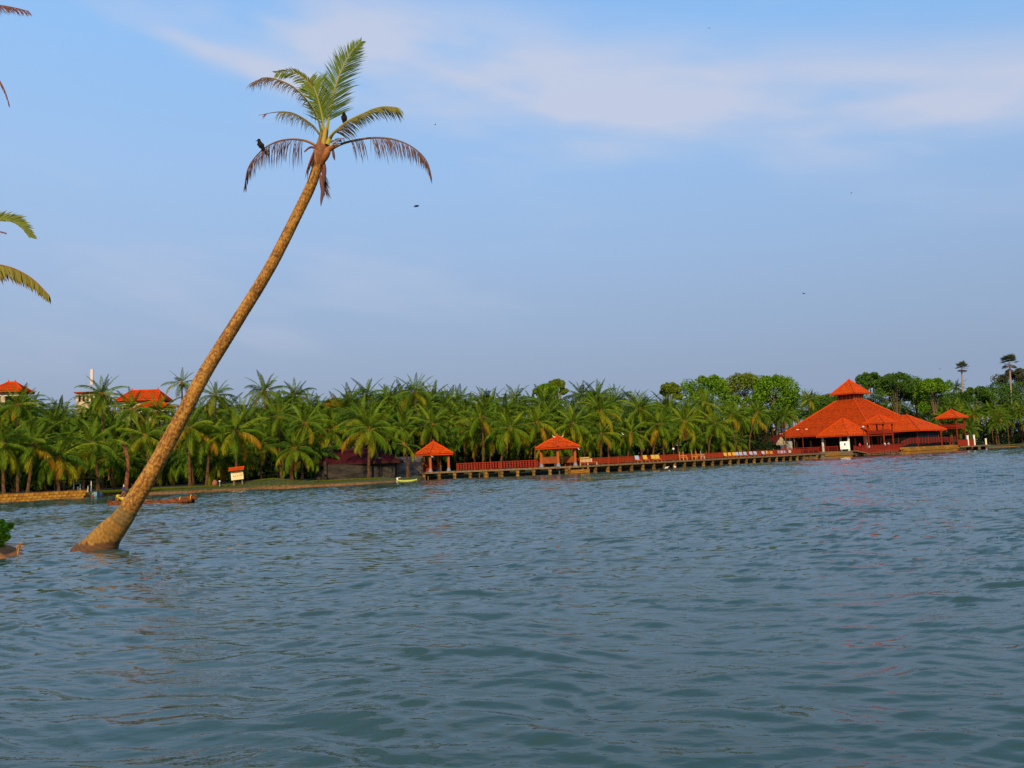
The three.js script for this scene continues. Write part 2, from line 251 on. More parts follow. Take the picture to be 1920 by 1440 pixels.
const kinds = { // by age: young upright fronds, spreading ones, drooping old ones, dying and dead ones
  young: [[0.45, 0.32, G.light], [0.6, 0.36, G.mid], [0.35, 0.3, G.mid]], spread: [[1.15, 0.7, G.mid], [1.3, 0.8, G.dark], [1.0, 0.62, G.light], [1.45, 0.85, G.mid]],
  old: [[1.5, 1.0, G.light, G.yellow], [1.3, 1.05, G.mid, G.light], [1.7, 1.1, G.mid]], dying: [[1.4, 1.15, G.yellow, G.orange], [1.2, 1.2, G.light, G.yellow], [1.6, 1.1, G.light, G.orange]], dead: [[0.7, 1.3, G.brown], [0.9, 1.25, G.orange, G.brown]],
};
const frondSet = (n, w) => Object.fromEntries(Object.entries(kinds).map(([k, list]) => [k, list.map(([bend, droop, col, tip], i) => frondGeo({ n, bend, droop, col, tip, width: w, seed: k.length * 100 + i * 7 + n, leaf: k === 'young' ? 0.85 : 1.12 }))]));
const FRONT = frondSet(50, 0.046), BACK = frondSet(30, 0.078);
// the places of a crown's fronds: [kind, variant, yaw, elevation, length scale, twist]
function crownPlan(r, n, yellow, dead = 0) {
  const list = []; let yaw = r() * 6.28;
  for (let i = 0; i < n; i++) { const u = (i + 0.5) / n; yaw += 2.4 + 0.3 * (r() - 0.5); const el = lerp(1.42, -0.8, Math.pow(u, 0.85)) + 0.2 * (r() - 0.5); const kind = u < 0.26 ? 'young' : u < 0.7 ? 'spread' : r() < yellow * 0.6 ? 'dying' : 'old'; list.push([kind, Math.floor(r() * 97), yaw, el, (u < 0.12 ? 0.8 : 1) * (0.86 + 0.26 * r()), (r() - 0.5) * 0.6]); }
  for (let i = 0; i < dead; i++) list.push(['dead', Math.floor(r() * 97), r() * 6.28, -1.05 - 0.3 * r(), 0.8, 0]);
  return list;
}
const poseFrond = (o, [, , yaw, el, sc, tw]) => { o.rotation.order = 'YZX'; o.rotation.set(tw, yaw, el); o.scale.setScalar(sc); };
const nutGeo = (() => { const r = rng(5), l = []; for (let i = 0; i < 9; i++) { const a = i * 0.9, s = 0.11 + 0.05 * r(); l.push(new THREE.SphereGeometry(1, 7, 5).scale(s, s * 1.25, s).translate(Math.cos(a) * 0.3, -0.1 - 0.35 * r(), Math.sin(a) * 0.3)); } l.push(new THREE.SphereGeometry(0.26, 8, 6).scale(1, 1.6, 1)); return merge(l); })();
const barkRing = (t, a, L) => 1 + 0.06 * Math.sin(t * L * 22) * 0.5 + 0.05 * Math.sin(3 * a + t * 9);
function palmThing(label, cx, cy, bxp, dOff, o = {}) { // crown pixel, base pixel column, distance behind the shore
  const d = o.d ?? shoreD(bxp) + dOff, top = at(cx, cy, d + (o.lean ?? 0)), base = place(bxp, d, o.gy ?? 0.55), r = rng(Math.round(cx * 31 + cy * 7)), t = thing('coconut_palm', label, 'palm tree', base, 0, 'coconut palms along the far shore');
  const rel = top.clone().sub(base), mid = rel.clone().multiplyScalar(0.5).add(V(-rel.x * 0.22 + (r() - 0.5) * 0.5, 0, 0)), h = rel.length();
  mesh('trunk', sweep([V(0, -0.4, 0), V(0, 0.15, 0), mid, rel], (q) => (0.19 - 0.07 * q + 0.11 * Math.exp(-q * h * 2.2)) * (o.fat ?? 1), 26, 8, null, barkRing), M.palmBark, t);
  mesh('coconut_bunch', nutGeo, M.nut, t).position.copy(rel).add(V(0, 0.05, 0));
  for (const f of crownPlan(r, o.n ?? 23, o.yellow ?? 0.2, o.dead ?? 0)) { const set = FRONT[f[0]], m = mesh('frond', set[f[1] % set.length], M.frond, t); poseFrond(m, f); m.scale.multiplyScalar((o.size ?? 1) * 0.93); m.position.copy(rel).add(V(0, 0.25, 0)); }
  return t;
}
const front = [
  ['low bushy coconut palm with a yellow hanging frond above the yellow stone wall', 110, 862, 110, 2.5, { yellow: 0.4, size: 0.95 }],
  ['coconut palm with reddish crown centre left of the low bushy palm', 62, 838, 51, 3],
  ['coconut palm with trunk curving down behind the blue boat', 173, 834, 184, 4, {}],
  ['coconut palm half hidden behind the middle of the big leaning trunk', 273, 820, 280, 8, { size: 0.95 }],
  ['coconut palm at the left edge of the picture behind the yellow stone wall', 6, 836, 7, 3],
  ['coconut palm standing just right of the leaning trunk', 356, 806, 356, 3, { yellow: 0.45 }],
  ['slim coconut palm between the leaning trunk and the roofed notice board', 393, 822, 387, 4, { size: 0.85, yellow: 0.2 }],
  ['coconut palm with orange lower fronds right behind the roofed notice board', 441, 812, 440, 3.5, { yellow: 0.75 }],
  ['short coconut palm with a red hanging cluster right of the notice board', 553, 845, 548, 2, { yellow: 0.2, size: 0.9, dead: 1 }],
  ['coconut palm with orange crown centre behind the short palm', 573, 797, 567, 5, { yellow: 0.5 }],
  ['coconut palm with straight upright fronds left of the maroon roofed house', 521, 785, 528, 9, { yellow: 0.2 }],
  ['coconut palm with golden hanging fronds in front of the maroon roofed house', 692, 808, 691, 4.5, { yellow: 0.8, size: 1.15, n: 26 }],
  ['young coconut palm with slanting trunk left of the leftmost gazebo', 759, 836, 764, -2, { size: 0.72, n: 13, d: 120 }],
  ['coconut palm rising right behind the leftmost gazebo', 811, 798, 806, 8, { yellow: 0.4 }],
  ['coconut palm behind the railing right of the leftmost gazebo', 903, 785, 905, 8, { yellow: 0.3 }],
  ['coconut palm with long hanging fronds between the two gazebos', 957, 806, 937, 5, { yellow: 0.3, size: 1.06 }],
  ['yellowing coconut palm left of the larger gazebo', 1007, 795, 1004, 8, { yellow: 0.8 }],
  ['dark coconut palm rising behind the larger gazebo', 1074, 797, 1070, 9, { yellow: 0.1 }],
  ['tall coconut palm behind the short orange palm', 1126, 772, 1130, 10, { yellow: 0.4 }],
  ['short coconut palm with orange fronds right of the larger gazebo', 1128, 816, 1126, 5, { yellow: 1, size: 0.75, n: 16 }],
  ['low coconut palm with a white bird on it behind the jetty', 1183, 814, 1175, 6, { size: 0.85, yellow: 0.3 }],
  ['coconut palm with dark crown above the low palm with the white bird', 1199, 770, 1204, 12, { yellow: 0.1 }],
  ['leaning coconut palm with wide fronds left of the globe lamp', 1235, 798, 1223, 6, { yellow: 0.3 }],
  ['coconut palm with a dead orange frond right of the globe lamp', 1283, 793, 1273, 6, { yellow: 0.3, dead: 2 }],
  ['dark coconut palm behind the palm with the dead orange frond', 1322, 757, 1320, 14, { yellow: 0.1 }],
  ['bright coconut palm behind the yellow sun loungers', 1342, 796, 1330, 7, { yellow: 0.25 }],
  ['coconut palm with golden lower fronds behind the blue sun loungers', 1372, 780, 1380, 9, { yellow: 0.5, size: 0.85 }],
  ['coconut palm in front of the small maroon roofed house by the hall', 1420, 776, 1406, 9, { yellow: 0.3, size: 0.78 }],
  ['dark coconut palm behind the small house left of the hall', 1480, 772, 1482, 74, { yellow: 0.1 }],
  ['tall coconut palm with hanging fronds above the left slope of the hall roof', 1518, 750, 1522, 84, { yellow: 0.15 }],
  ['yellow coconut palm right of the lookout tower at the terrace end', 1825, 777, 1822, 12, { yellow: 0.9 }],
  ['coconut palm with yellow hanging fronds at the right end of the shore', 1874, 780, 1869, 8, { yellow: 0.6 }],
  ['coconut palm hiding the wall under the left half of the long orange roof', 247, 770, 249, 19, { yellow: 0.1, size: 0.9 }],
  ['coconut palm hiding the wall under the right half of the long orange roof', 298, 774, 300, 21, { yellow: 0.1, size: 0.9 }],
  ['coconut palm in front of the cream house at the left edge', 34, 762, 33, 20, { yellow: 0.1, size: 0.9 }],
  ['coconut palm behind the lookout tower with yellow lower fronds', 1768, 782, 1765, 44, { yellow: 0.6 }],
  ['bushy coconut palm at the right edge of the picture', 1915, 770, 1918, 22, { yellow: 0.2 }],
  ['coconut palm rising high above the treeline left of the leaning trunk', 341, 720, 346, 28, { size: 0.72, n: 15, yellow: 0.1 }],
  ['tall coconut palm in front of the white mast', 191, 741, 193, 20, { yellow: 0.1, size: 0.85 }],
  ['dark coconut palm above the treeline close right of the leaning trunk', 404, 744, 402, 30, { size: 0.85, yellow: 0.1 }],
  ['dark coconut palm with curled fronds above the treeline over the notice board', 496, 735, 500, 30, { size: 0.95, yellow: 0.1 }],
  ['tall bright coconut palm above the treeline left of the leftmost gazebo', 778, 738, 780, 20, { yellow: 0.1 }],
  ['small dark coconut palm on the skyline left of the first palmyra palm', 1793, 727, 1795, 70, { size: 1.0, yellow: 0 }],
];
for (const [l, cx, cy, b, off, o] of front) palmThing(l, cx, cy, b, off, o);

{ // the rest of the grove
  const protos = [], unitTrunk = sweep([V(0, 0, 0), V(0.02, 0.33, 0.01), V(-0.01, 0.7, 0), V(0, 1, 0)], (q) => 0.17 - 0.06 * q + 0.05 * Math.exp(-q * 20), 8, 7);
  for (let v = 0; v < 7; v++) { const r = rng(500 + v), parts = []; for (const f of crownPlan(r, 25, 0.03 + 0.03 * v, v === 3 ? 2 : 0)) { const set = BACK[f[0]], o = new THREE.Object3D(); poseFrond(o, f); o.updateMatrix(); const fg = set[f[1] % set.length].clone().applyMatrix4(o.matrix), fc = fg.attributes.color; for (let i = 0; i < fc.count; i++) fc.setXYZ(i, fc.getX(i) * (0.62 + 0.04 * v), fc.getY(i) * (0.74 + 0.03 * v), fc.getZ(i)); parts.push(fg); } protos.push(mergeGeometries(parts)); }  // shade among the rear palms is put into the frond colours
  const line = [[-80, 742], [0, 742], [60, 735], [110, 742], [150, 752], [190, 728], [235, 758], [300, 755], [360, 735], [400, 748], [480, 738], [540, 724], [600, 740], [650, 722], [700, 722], [780, 712], [850, 720], [920, 724], [1000, 722], [1060, 728], [1130, 722], [1200, 732], [1260, 738], [1320, 748], [1440, 748], [1500, 730], [1560, 745], [1640, 750], [1700, 742], [1750, 742], [1800, 748], [1850, 735], [1930, 742], [2010, 740]];
  const topY = (px) => { let i = 0; while (i < line.length - 2 && px > line[i + 1][0]) i++; return lerp(line[i][1], line[i + 1][1], clamp((px - line[i][0]) / (line[i + 1][0] - line[i][0]))); };
  const r = rng(77), marks = [[70, 'by the left edge'], [150, 'left of the white mast'], [225, 'right of the white mast'], [330, 'below the long orange roof'], [420, 'just right of the leaning trunk'], [520, 'above the notice board'], [600, 'left of the maroon roofed house'], [730, 'above the maroon roofed house'], [860, 'behind the leftmost gazebo'], [990, 'between the two gazebos'], [1100, 'behind the larger gazebo'], [1200, 'right of the larger gazebo'], [1270, 'behind the globe lamp'], [1340, 'behind the garden chairs'], [1430, 'behind the blue loungers'], [1520, 'behind the small maroon house'], [1620, 'behind the hall peak'], [1710, 'behind the right hall slope'], [1790, 'behind the hall wing'], [1860, 'right of the far lookout tower'], [9999, 'by the right edge']];
  const rowName = ['front', 'second', 'third', 'hindmost'], sets = new Map();
  for (let row = 0; row < 4; row++) for (let px = -90; px < 2030; px += (row === 0 ? 42 : 26) * (px > 1400 ? 0.8 : 1)) {
    const x = px + (r() - 0.5) * 26, hall = x > 1470 && x < 1770, d = shoreD(x) + (hall ? 76 : 9) + row * 12 + 8 * r(), s = F / d, low = x > 222 && x < 320 ? 770 : x < 56 ? 762 : 0; if ((row === 0 && x > 590 && x < 750) || (row < 2 && x > 1390 && x < 1480)) continue;
    const cy = Math.max(row > 1 ? low : 0, topY(x) + s * 3.2 + (3 - row) * s * 1.6 + (r() - 0.35) * s * 2.1 - (r() < 0.1 ? s * 1.4 : 0)), p = at(x, cy, d), h = p.y - 0.7; if (h < 3) continue;
    const t = thing('coconut_palm', null, 'palm tree', [p.x, 0.7, p.z], r() * 6.28, 'coconut palms along the far shore'), key = rowName[row] + ' row of the grove ' + marks.find((m) => x < m[0])[1];
    if (!sets.has(key)) sets.set(key, []); sets.get(key).push([x, t]);
    const tr = mesh('trunk', unitTrunk, M.palmBark, t); tr.scale.set(1, h, 1); const c = mesh('crown', protos[Math.floor(r() * 7)], M.frond, t); c.position.y = h; c.scale.setScalar(0.80 + 0.26 * r());
  }
  const order = [[''], ['', ''], ['left', 'right'], ['left', 'middle', 'right'], ['leftmost', 'second', 'third', 'rightmost'], ['leftmost', 'second', 'middle', 'fourth', 'rightmost'], ['leftmost', 'second', 'third', 'fourth', 'fifth', 'rightmost'], ['leftmost', 'second', 'third', 'middle', 'fifth', 'sixth', 'rightmost'], ['leftmost', 'second', 'third', 'fourth', 'fifth', 'sixth', 'seventh', 'rightmost']];
  for (const [key, list] of sets) list.sort((a, b) => a[0] - b[0]).forEach(([, t], i) => { t.userData.label = (list.length > 1 ? order[list.length]?.[i] + ' ' : '') + 'coconut palm in the ' + key; });
}

// ------------------------------------------------------------------ broadleaf trees and undergrowth
function leafCloud(r, clumps, perClump, size, cols) { // small leaf faces scattered over the shells of many clumps
  const P = [], C = [], v = V(0, 0, 0), a = V(0, 0, 0), b = V(0, 0, 0);
  for (const [cx, cy, cz, cr] of clumps) { const base = mix3(cols[0], cols[1], r()); for (let i = 0; i < perClump; i++) {
    const u = r() * 2 - 1, th = r() * 6.283, q = Math.sqrt(1 - u * u), rad = cr * (0.55 + 0.5 * Math.sqrt(r())) * (1 + 0.25 * n3(cx + q * Math.cos(th), cy + u, cz + q * Math.sin(th)));
    v.set(q * Math.cos(th), u * 0.85, q * Math.sin(th)).multiplyScalar(rad); a.set(r() - 0.5, r() - 0.5, r() - 0.5).normalize().multiplyScalar(size * (0.6 + 0.8 * r())); b.set(r() - 0.5, r() - 0.5, r() - 0.5).cross(a).normalize().multiplyScalar(a.length() * 0.55);
    const k = 0.7 + 0.6 * r(), c = base.map((w) => w * k), x = cx + v.x, y = cy + v.y, z = cz + v.z;
    P.push(x - a.x, y - a.y, z - a.z, x + b.x, y + b.y, z + b.z, x + a.x, y + a.y, z + a.z, x - a.x, y - a.y, z - a.z, x + a.x, y + a.y, z + a.z, x - b.x, y - b.y, z - b.z); for (let n = 0; n < 6; n++) C.push(...c);
  } }
  const g = new THREE.BufferGeometry(); g.setAttribute('position', new THREE.Float32BufferAttribute(P, 3)); g.setAttribute('color', new THREE.Float32BufferAttribute(C, 3)); g.computeVertexNormals(); return g;
}
const GREEN = [[0.075, 0.175, 0.006], [0.125, 0.225, 0.008]], OLIVE = [[0.10, 0.15, 0.012], [0.14, 0.18, 0.016]], DEEP = [[0.045, 0.105, 0.012], [0.075, 0.145, 0.014]], RUST = [[0.07, 0.055, 0.03], [0.05, 0.07, 0.025]];
function broadTree(label, px, topPx, d, widthPx, cols, loose = 1) {
  const r = rng(Math.round(px * 13 + topPx)), s = F / d, top = at(px, topPx, d), R = widthPx / 2 / s, base = V(top.x, 0.8, top.z), H = top.y - 0.8, t = thing('broadleaf_tree', label, 'tree', base, 0, 'broadleaf trees behind the palms');
  const cl = [], limbs = [], cH = Math.min(H * 0.6, R * 1.7), n = 30;
  for (let i = 0; i < n; i++) { const a = i * 2.4 + r(), u = (i + 0.5) / n, lob = 0.72 + 0.5 * r(), rr = R * (0.12 + 0.82 * Math.sqrt(u)) * lob, cr = R * (0.17 + 0.24 * r() * r() + (u > 0.3 ? 0.08 : 0)) / loose, p = [Math.cos(a) * rr, H - cr - (i ? (0.10 + 0.4 * r()) * R * u : 0) - cH * 0.8 * Math.pow(u, 1.5) * r(), Math.sin(a) * rr, cr]; cl.push(p); if (i % 3 === 0) limbs.push(sweep([V(0, H * 0.35, 0), V(p[0] * 0.35, lerp(H * 0.35, p[1], 0.6), p[2] * 0.35), V(p[0], p[1], p[2])], (q) => 0.16 * (1 - 0.8 * q), 5, 5)); }
  mesh('trunk', [sweep([V(0, -0.3, 0), V(0.2, H * 0.3, 0), V(-0.1, H * 0.65, 0.1), V(0, H * 0.9, 0)], (q) => 0.34 * (1 - 0.8 * q), 10, 8), ...limbs], M.bark, t);
  mesh('crown', leafCloud(r, cl, Math.round(330 / loose / loose), 0.26 * loose, cols), M.leaf, t);
}
broadTree('bright green leafy tree left of the tallest broadleaf crown', 1328, 702, 225, 96, GREEN);
broadTree('tallest rounded olive green tree behind the palms left of the hall', 1394, 697, 235, 96, OLIVE);
broadTree('bright green leafy tree directly left of the hall roof', 1448, 702, 222, 88, GREEN);
broadTree('small olive tree above the palms left of the bright green trees', 1256, 717, 215, 36, OLIVE);
broadTree('small dark olive tree on the skyline over the larger gazebo', 1044, 711, 190, 30, OLIVE);
broadTree('green leafy tree left of the small dark olive tree', 1024, 719, 185, 40, GREEN);
broadTree('loose thin crowned tree directly behind the peak of the hall', 1630, 697, 290, 66, DEEP, 1.25);
broadTree('dense rounded green tree right of the hall peak', 1676, 697, 285, 76, DEEP);
broadTree('lower dark green tree between the dense trees right of the hall', 1712, 708, 290, 64, DEEP);
broadTree('light green rounded tree left of the first palmyra palm', 1746, 708, 275, 60, GREEN);
broadTree('small dark tree right of the first palmyra palm', 1828, 724, 300, 56, DEEP);
broadTree('rusty brown thin leaved tree behind the taller palmyra palm', 1902, 690, 330, 66, RUST, 1.15);
broadTree('dark green tree below the taller palmyra palm', 1880, 714, 315, 96, DEEP);
broadTree('low spreading green tree between the hall wing and the far lookout tower', 1775, 735, 300, 70, DEEP);
broadTree('green tree between the tall dark palm and the hall peak', 1545, 738, 290, 70, DEEP);
broadTree('dark green tree behind the right slope of the hall roof', 1590, 735, 300, 60, DEEP);

{ // undergrowth, one uncountable mass: leaves coloured near black for the shade between the trunks
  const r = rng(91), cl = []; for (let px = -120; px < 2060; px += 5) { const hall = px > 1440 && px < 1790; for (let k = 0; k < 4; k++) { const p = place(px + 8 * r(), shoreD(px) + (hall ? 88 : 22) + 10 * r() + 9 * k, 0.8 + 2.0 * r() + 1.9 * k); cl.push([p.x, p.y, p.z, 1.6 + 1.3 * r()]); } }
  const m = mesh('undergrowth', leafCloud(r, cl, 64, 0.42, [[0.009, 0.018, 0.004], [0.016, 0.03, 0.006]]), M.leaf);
  tag(m, 'undergrowth coloured near black for the shade between the palm trunks', 'undergrowth', null, 'stuff');
}
function palmyra(label, px, topPx, d, rPx) {
  const s = F / d, top = at(px, topPx + rPx * 0.9, d), base = place(px + 4, d, 0.8), r = rng(px), t = thing('palmyra_palm', label, 'palm tree', base), rel = top.clone().sub(base), R = rPx / s;
  mesh('trunk', sweep([V(0, 0, 0), rel.clone().multiplyScalar(0.5).add(V(0.25, 0, 0)), rel], (q) => 0.36 - 0.1 * q, 14, 8), mat([0.30, 0.23, 0.2], 0.95), t);
  for (let i = 0; i < 21; i++) { const u = i / 21, a = i * 2.4 + r(), el = lerp(1.45, -0.55, u) + 0.5 * (r() - 0.5) - (i > 17 ? 0.35 : 0), c = V(Math.cos(a) * Math.cos(el), Math.sin(el), Math.sin(a) * Math.cos(el)), side = V(-Math.sin(a), 0, Math.cos(a)), up = side.clone().cross(c), L = R * (0.42 + 0.2 * r()), P = [], C = [], col = i > 17 ? [0.09, 0.06, 0.03] : mix3([0.03, 0.045, 0.014], [0.07, 0.085, 0.02], r());
    const st = c.clone().multiplyScalar(L * 0.9); for (let k = 0; k < 13; k++) { const f0 = (k - 6.5) * 0.23, f1 = f0 + 0.2, mid = (f0 + f1) / 2, tip = (f, l) => st.clone().addScaledVector(c, Math.cos(f) * l).addScaledVector(side, Math.sin(f) * l).addScaledVector(up, -0.12 * l * Math.abs(f)); const A = tip(f0, L * 0.75), B = tip(f1, L * 0.75), E = tip(mid, L * 1.15); P.push(...st.toArray(), ...A.toArray(), ...B.toArray(), ...A.toArray(), ...E.toArray(), ...B.toArray()); for (let n = 0; n < 6; n++) C.push(...col); }
    const w = V(0, 0.04, 0); P.push(...w.toArray(), ...w.clone().negate().toArray(), ...st.toArray()); for (let n = 0; n < 3; n++) C.push(0.1, 0.09, 0.03);
    const g = new THREE.BufferGeometry(); g.setAttribute('position', new THREE.Float32BufferAttribute(P, 3)); g.setAttribute('color', new THREE.Float32BufferAttribute(C, 3)); g.computeVertexNormals(); mesh('fan_leaf', g, M.frond, t).position.copy(rel); }
}
palmyra('shorter slim palmyra palm on the skyline above the lookout tower', 1803, 678, 300, 13);
palmyra('taller palmyra palm with a few drooping leaves at the right edge', 1893, 665, 310, 17);
{ // bare broken trunk in the grove
  const t = thing('dead_palm_trunk', 'bare crownless palm trunk bent in the middle left of the leaning palm', 'tree trunk', place(235, 107, 0.6)), b = t.position;
  mesh('trunk', sweep([V(0, -0.3, 0), at(240, 868, 107).sub(b), at(236, 848, 107).sub(b), at(231, 831, 107).sub(b)], (q) => 0.26 - 0.06 * q, 16, 8, null, barkRing), mat([0.30, 0.12, 0.05], 0.9, { map: MOT2 }), t);
  mesh('broken_top', new THREE.ConeGeometry(0.2, 0.4, 7), mat([0.3, 0.17, 0.09], 0.95), t).position.copy(at(231, 829, 107).sub(b));
}
// ------------------------------------------------------------------ jetty, terrace
{
  const slab = (poly, y0, y1) => { const s = new THREE.Shape(poly.map((p) => new THREE.Vector2(p.x, -p.z))); const g = new THREE.ExtrudeGeometry(s, { depth: y1 - y0, bevelEnabled: false }); return g.rotateX(-Math.PI / 2).translate(0, y0, 0); };
  const W = 4.6, back = [JA.clone().addScaledVector(nAB, W), JB.clone().addScaledVector(nJ, W), JC.clone().addScaledVector(nBC, W)];
  const j = thing('jetty', 'long concrete jetty on stubby yellowish piers along the far shore', 'jetty');
  mesh('deck_slab', slab([JA, JB, JC, back[2], back[1], back[0]], DECK - 0.24, DECK), M.concrete, j);
  const r = rng(3), pierG = {};
  const addPier = (p, n, k, thin) => { const g = merge([bx(thin ? 0.3 : 0.42, 1.5, 0.42, 0, DECK - 0.246 - 0.75, -0.3), bx(thin ? 0.3 : 0.5, 0.32, W - 0.5, 0, DECK - 0.41, -W / 2)]); const m = mesh('pier', g, k ? M.pier : M.stone, j); m.position.set(p.x, 0, p.z); m.rotation.y = Math.atan2(-n.x, -n.z); };
  for (let i = 0; i < 10; i++) addPier(JA.clone().lerp(JB, (i + 0.25) / 10), nAB, i % 2, false);
  for (let i = 0; i < 27; i++) addPier(JB.clone().lerp(JC, (i + 0.4) / 27), nBC, (i + 1) % 3, true);
  for (const [px, h] of [[797, .3], [803, .45], [822, .35], [851, .5], [899, .62], [908, .7], [915, .6], [936, .85], [1049, .5]]) { const p = place(px, lerp(126, 121, (px - 787) / 300) - 0.1); mesh('stilt', cyl(0.11, 0.1, h + 0.7, 0, -0.7, 0, 7), M.pier, j).position.copy(p); }
  // landing step hung below the larger gazebo
  const l0 = place(1068, 121), l1 = place(1103, 122.2); mesh('landing_step', [bar(l0.clone().setY(0.33), l1.clone().setY(0.33), 0.9, 0.5), bar(l0.clone().setY(0.6), l0.clone().setY(0.9), 0.25), bar(l1.clone().setY(0.6), l1.clone().setY(0.9), 0.25)], M.laterite2, j);
  // railing at the back of the deck
  const rail = (pts, y, h, name, label, step, fillN = 3, m = M.redRail, hatch = 0.07) => {
    const t = thing('railing', label, 'railing');
    for (let i = 0; i < pts.length - 1; i++) {
      const a = pts[i], b = pts[i + 1], L = a.distanceTo(b), n = Math.max(1, Math.round(L / step));
      for (let k = 0; k < n + (i === pts.length - 2); k++) { const p = a.clone().lerp(b, k / n); mesh('post', bx(0.12, h + 0.1, 0.12, 0, h / 2 + 0.05, 0), m, t).position.set(p.x, y + p.y, p.z); }
      for (let q = 0; q <= fillN; q++) { const yy = y + 0.14 + (h - 0.14) * q / fillN; mesh('rail', bar(a.clone().setY(yy + a.y), b.clone().setY(yy + b.y), q === fillN ? 0.12 : 0.07), m, t); }
      if (hatch) { const g = []; const c = Math.round(L / 0.42); for (let k = 0; k < c; k++) { const p = a.clone().lerp(b, (k + 0.5) / c); g.push(bx(hatch, h - 0.14, 0.05, p.x, y + p.y + h / 2 + 0.06, p.z)); } mesh('balusters', g, m, t).userData.kind = 'stuff'; }
    }
    return t;
  };
  const off = (p, n, d) => p.clone().addScaledVector(n, d);
  const gz2a = JA.clone().lerp(JB, 0.76), jr = [off(JA.clone().lerp(JB, 0.19), nAB, W - 0.2), off(gz2a, nAB, W - 0.2)];
  rail(jr, DECK, 1.05, '', 'dark red baluster railing on the jetty between the two gazebos', 2.4, 3, M.redRail, 0.2);
  rail([off(JB.clone().lerp(JC, 0.03), nBC, W - 0.2), off(JC, nBC, W - 0.2)], DECK, 1.0, '', 'red railing along the jetty behind the sun loungers', 2.6, 3, mat([0.25, 0.032, 0.009], 0.75), 0.2);
  // a low front rail at the hall end
  rail([off(JB.clone().lerp(JC, 0.72), nBC, 0.5), off(JC, nBC, 0.5)], DECK, 0.95, '', 'red railing at the water edge of the jetty before the hall', 2.4, 4, M.redRail, 0);
  // terrace of the hall
  const t = thing('stone_terrace', 'yellow stone terrace wall carrying the red roofed hall', 'terrace'), bk = (p, k) => p.clone().addScaledVector(V(0.32, 0, -0.95), k);
  mesh('terrace_floor', slab([JC, TD, bk(TD, 9), bk(TE, 4), TE, TF, bk(TF, 58), bk(JC, 70), bk(JC, 6)], -1.2, DECK + 0.12), M.concrete, t);
  mesh('terrace_floor', slab([TE.clone().add(V(0.2, 0, -0.25)), TF.clone().add(V(-0.2, 0, -0.3)), bk(TF, 20), bk(TE, 20)], DECK + 0.124, TERR), M.concrete, t);
  const wallRun = (a, b, h, mm, n) => { const L = a.distanceTo(b), c = Math.max(2, Math.round(L / 2.1)), rows = 3; for (let q = 0; q < rows; q++) for (let k = 0; k < c; k++) { const f0 = (k + (q % 2) * 0.5) / c, f1 = Math.min(1, (k + (q % 2) * 0.5 + 1) / c - 0.004); if (f0 >= 1) continue; const y = h * (q + 0.5) / rows + (q === 0 ? -0.1 : 0); mesh('stone', bar(a.clone().lerp(b, f0).setY(y), a.clone().lerp(b, f1).setY(y), 0.5 + 0.08 * r(), h / rows - 0.015), mm[Math.floor(r() * mm.length)], t); } };
  wallRun(JC, TD, DECK + 0.1, [M.stone, M.laterite2, M.concrete]);
  wallRun(TE, TF, TERR, [M.laterite, M.laterite2, M.stone]);
  // sunken landing between the two walls
  const s = thing('boat_landing', 'low dark boat landing with red railings between the terrace walls', 'landing'), A = place(1606, 187), B = place(1688, 203), bkn = away(A, B);
  mesh('platform', slab([A, B, off(B, bkn, 7), off(A, bkn, 7)], 0.1, 0.45), M.concrete, s);
  mesh('ramp', bar(place(1598, 186.5, 1.2), place(1622, 189, 0.5), 2.2, 0.2), M.concrete, s);
  for (let k = 0; k < 7; k++) { const p = A.clone().lerp(B, (k + 0.3) / 7); mesh('pile', cyl(0.13, 0.12, 1.6, 0, -1.1, 0, 8), M.darkWood, s).position.copy(p); }
  rail([place(1602, 187, 0.75), place(1626, 190, 0.1), place(1686, 202, 0.1)], 0.4, 1.15, '', 'red slanting railing around the low boat landing', 1.6, 5, M.redRail, 0.1);
  rail([place(1618, 196, 0), place(1690, 211, 0)], DECK + 0.1, 1.1, '', 'dark red railing behind the boat landing below the lookout tower', 1.8, 4, M.redRail, 0.1);
  rail([place(1692, 207, 0), place(1708, 211, 0.75), place(1793, 230.5, 0.75)], DECK + 0.45, 1.3, '', 'dark red railing with close bars on top of the yellow terrace wall', 1.8, 6, M.redRail, 0);
  rail([place(1465, 196), place(1572, 192)], DECK + 0.15, 1.15, '', 'dark red railing in front of the open hall left of the porch', 2.2, 4, M.redRail, 0);
  rail([place(1798, 231), place(1828, 246)], DECK, 1.7, '', 'red railing between the two pale posts at the terrace end', 2, 4, M.redRail, 0.1);
  // stub pier at the end of the wall
  const sp = thing('stub_pier', 'short concrete pier with dark legs at the right end of the terrace', 'pier'), P0 = TF.clone().add(V(1, 0, 3)), P1 = TG.clone().add(V(0, 0, 4));
  mesh('deck_slab', bar(P0.clone().setY(0.95), P1.clone().setY(0.95), 3.5, 0.35), M.concrete, sp); for (const k of [0.05, 0.45, 0.92]) mesh('leg', bx(0.7, 2, 1.2, 0, -0.25, 0), M.darkWood, sp).position.copy(P0.clone().lerp(P1, k));
  for (const [px, d, h, l] of [[1815, 240, 2.8, 'pale concrete post left of its twin at the terrace end'], [1827, 246, 2.9, 'pale concrete post at the far right end of the terrace railing']]) { const p = thing('concrete_post', l, 'post', place(px, d, 1.1), 0, 'pale posts at the terrace end'); mesh('shaft', bx(0.5, h, 0.5, 0, h / 2, 0), M.white, p); mesh('cap', bx(0.62, 0.12, 0.62, 0, h + 0.061, 0), M.white, p); }
}
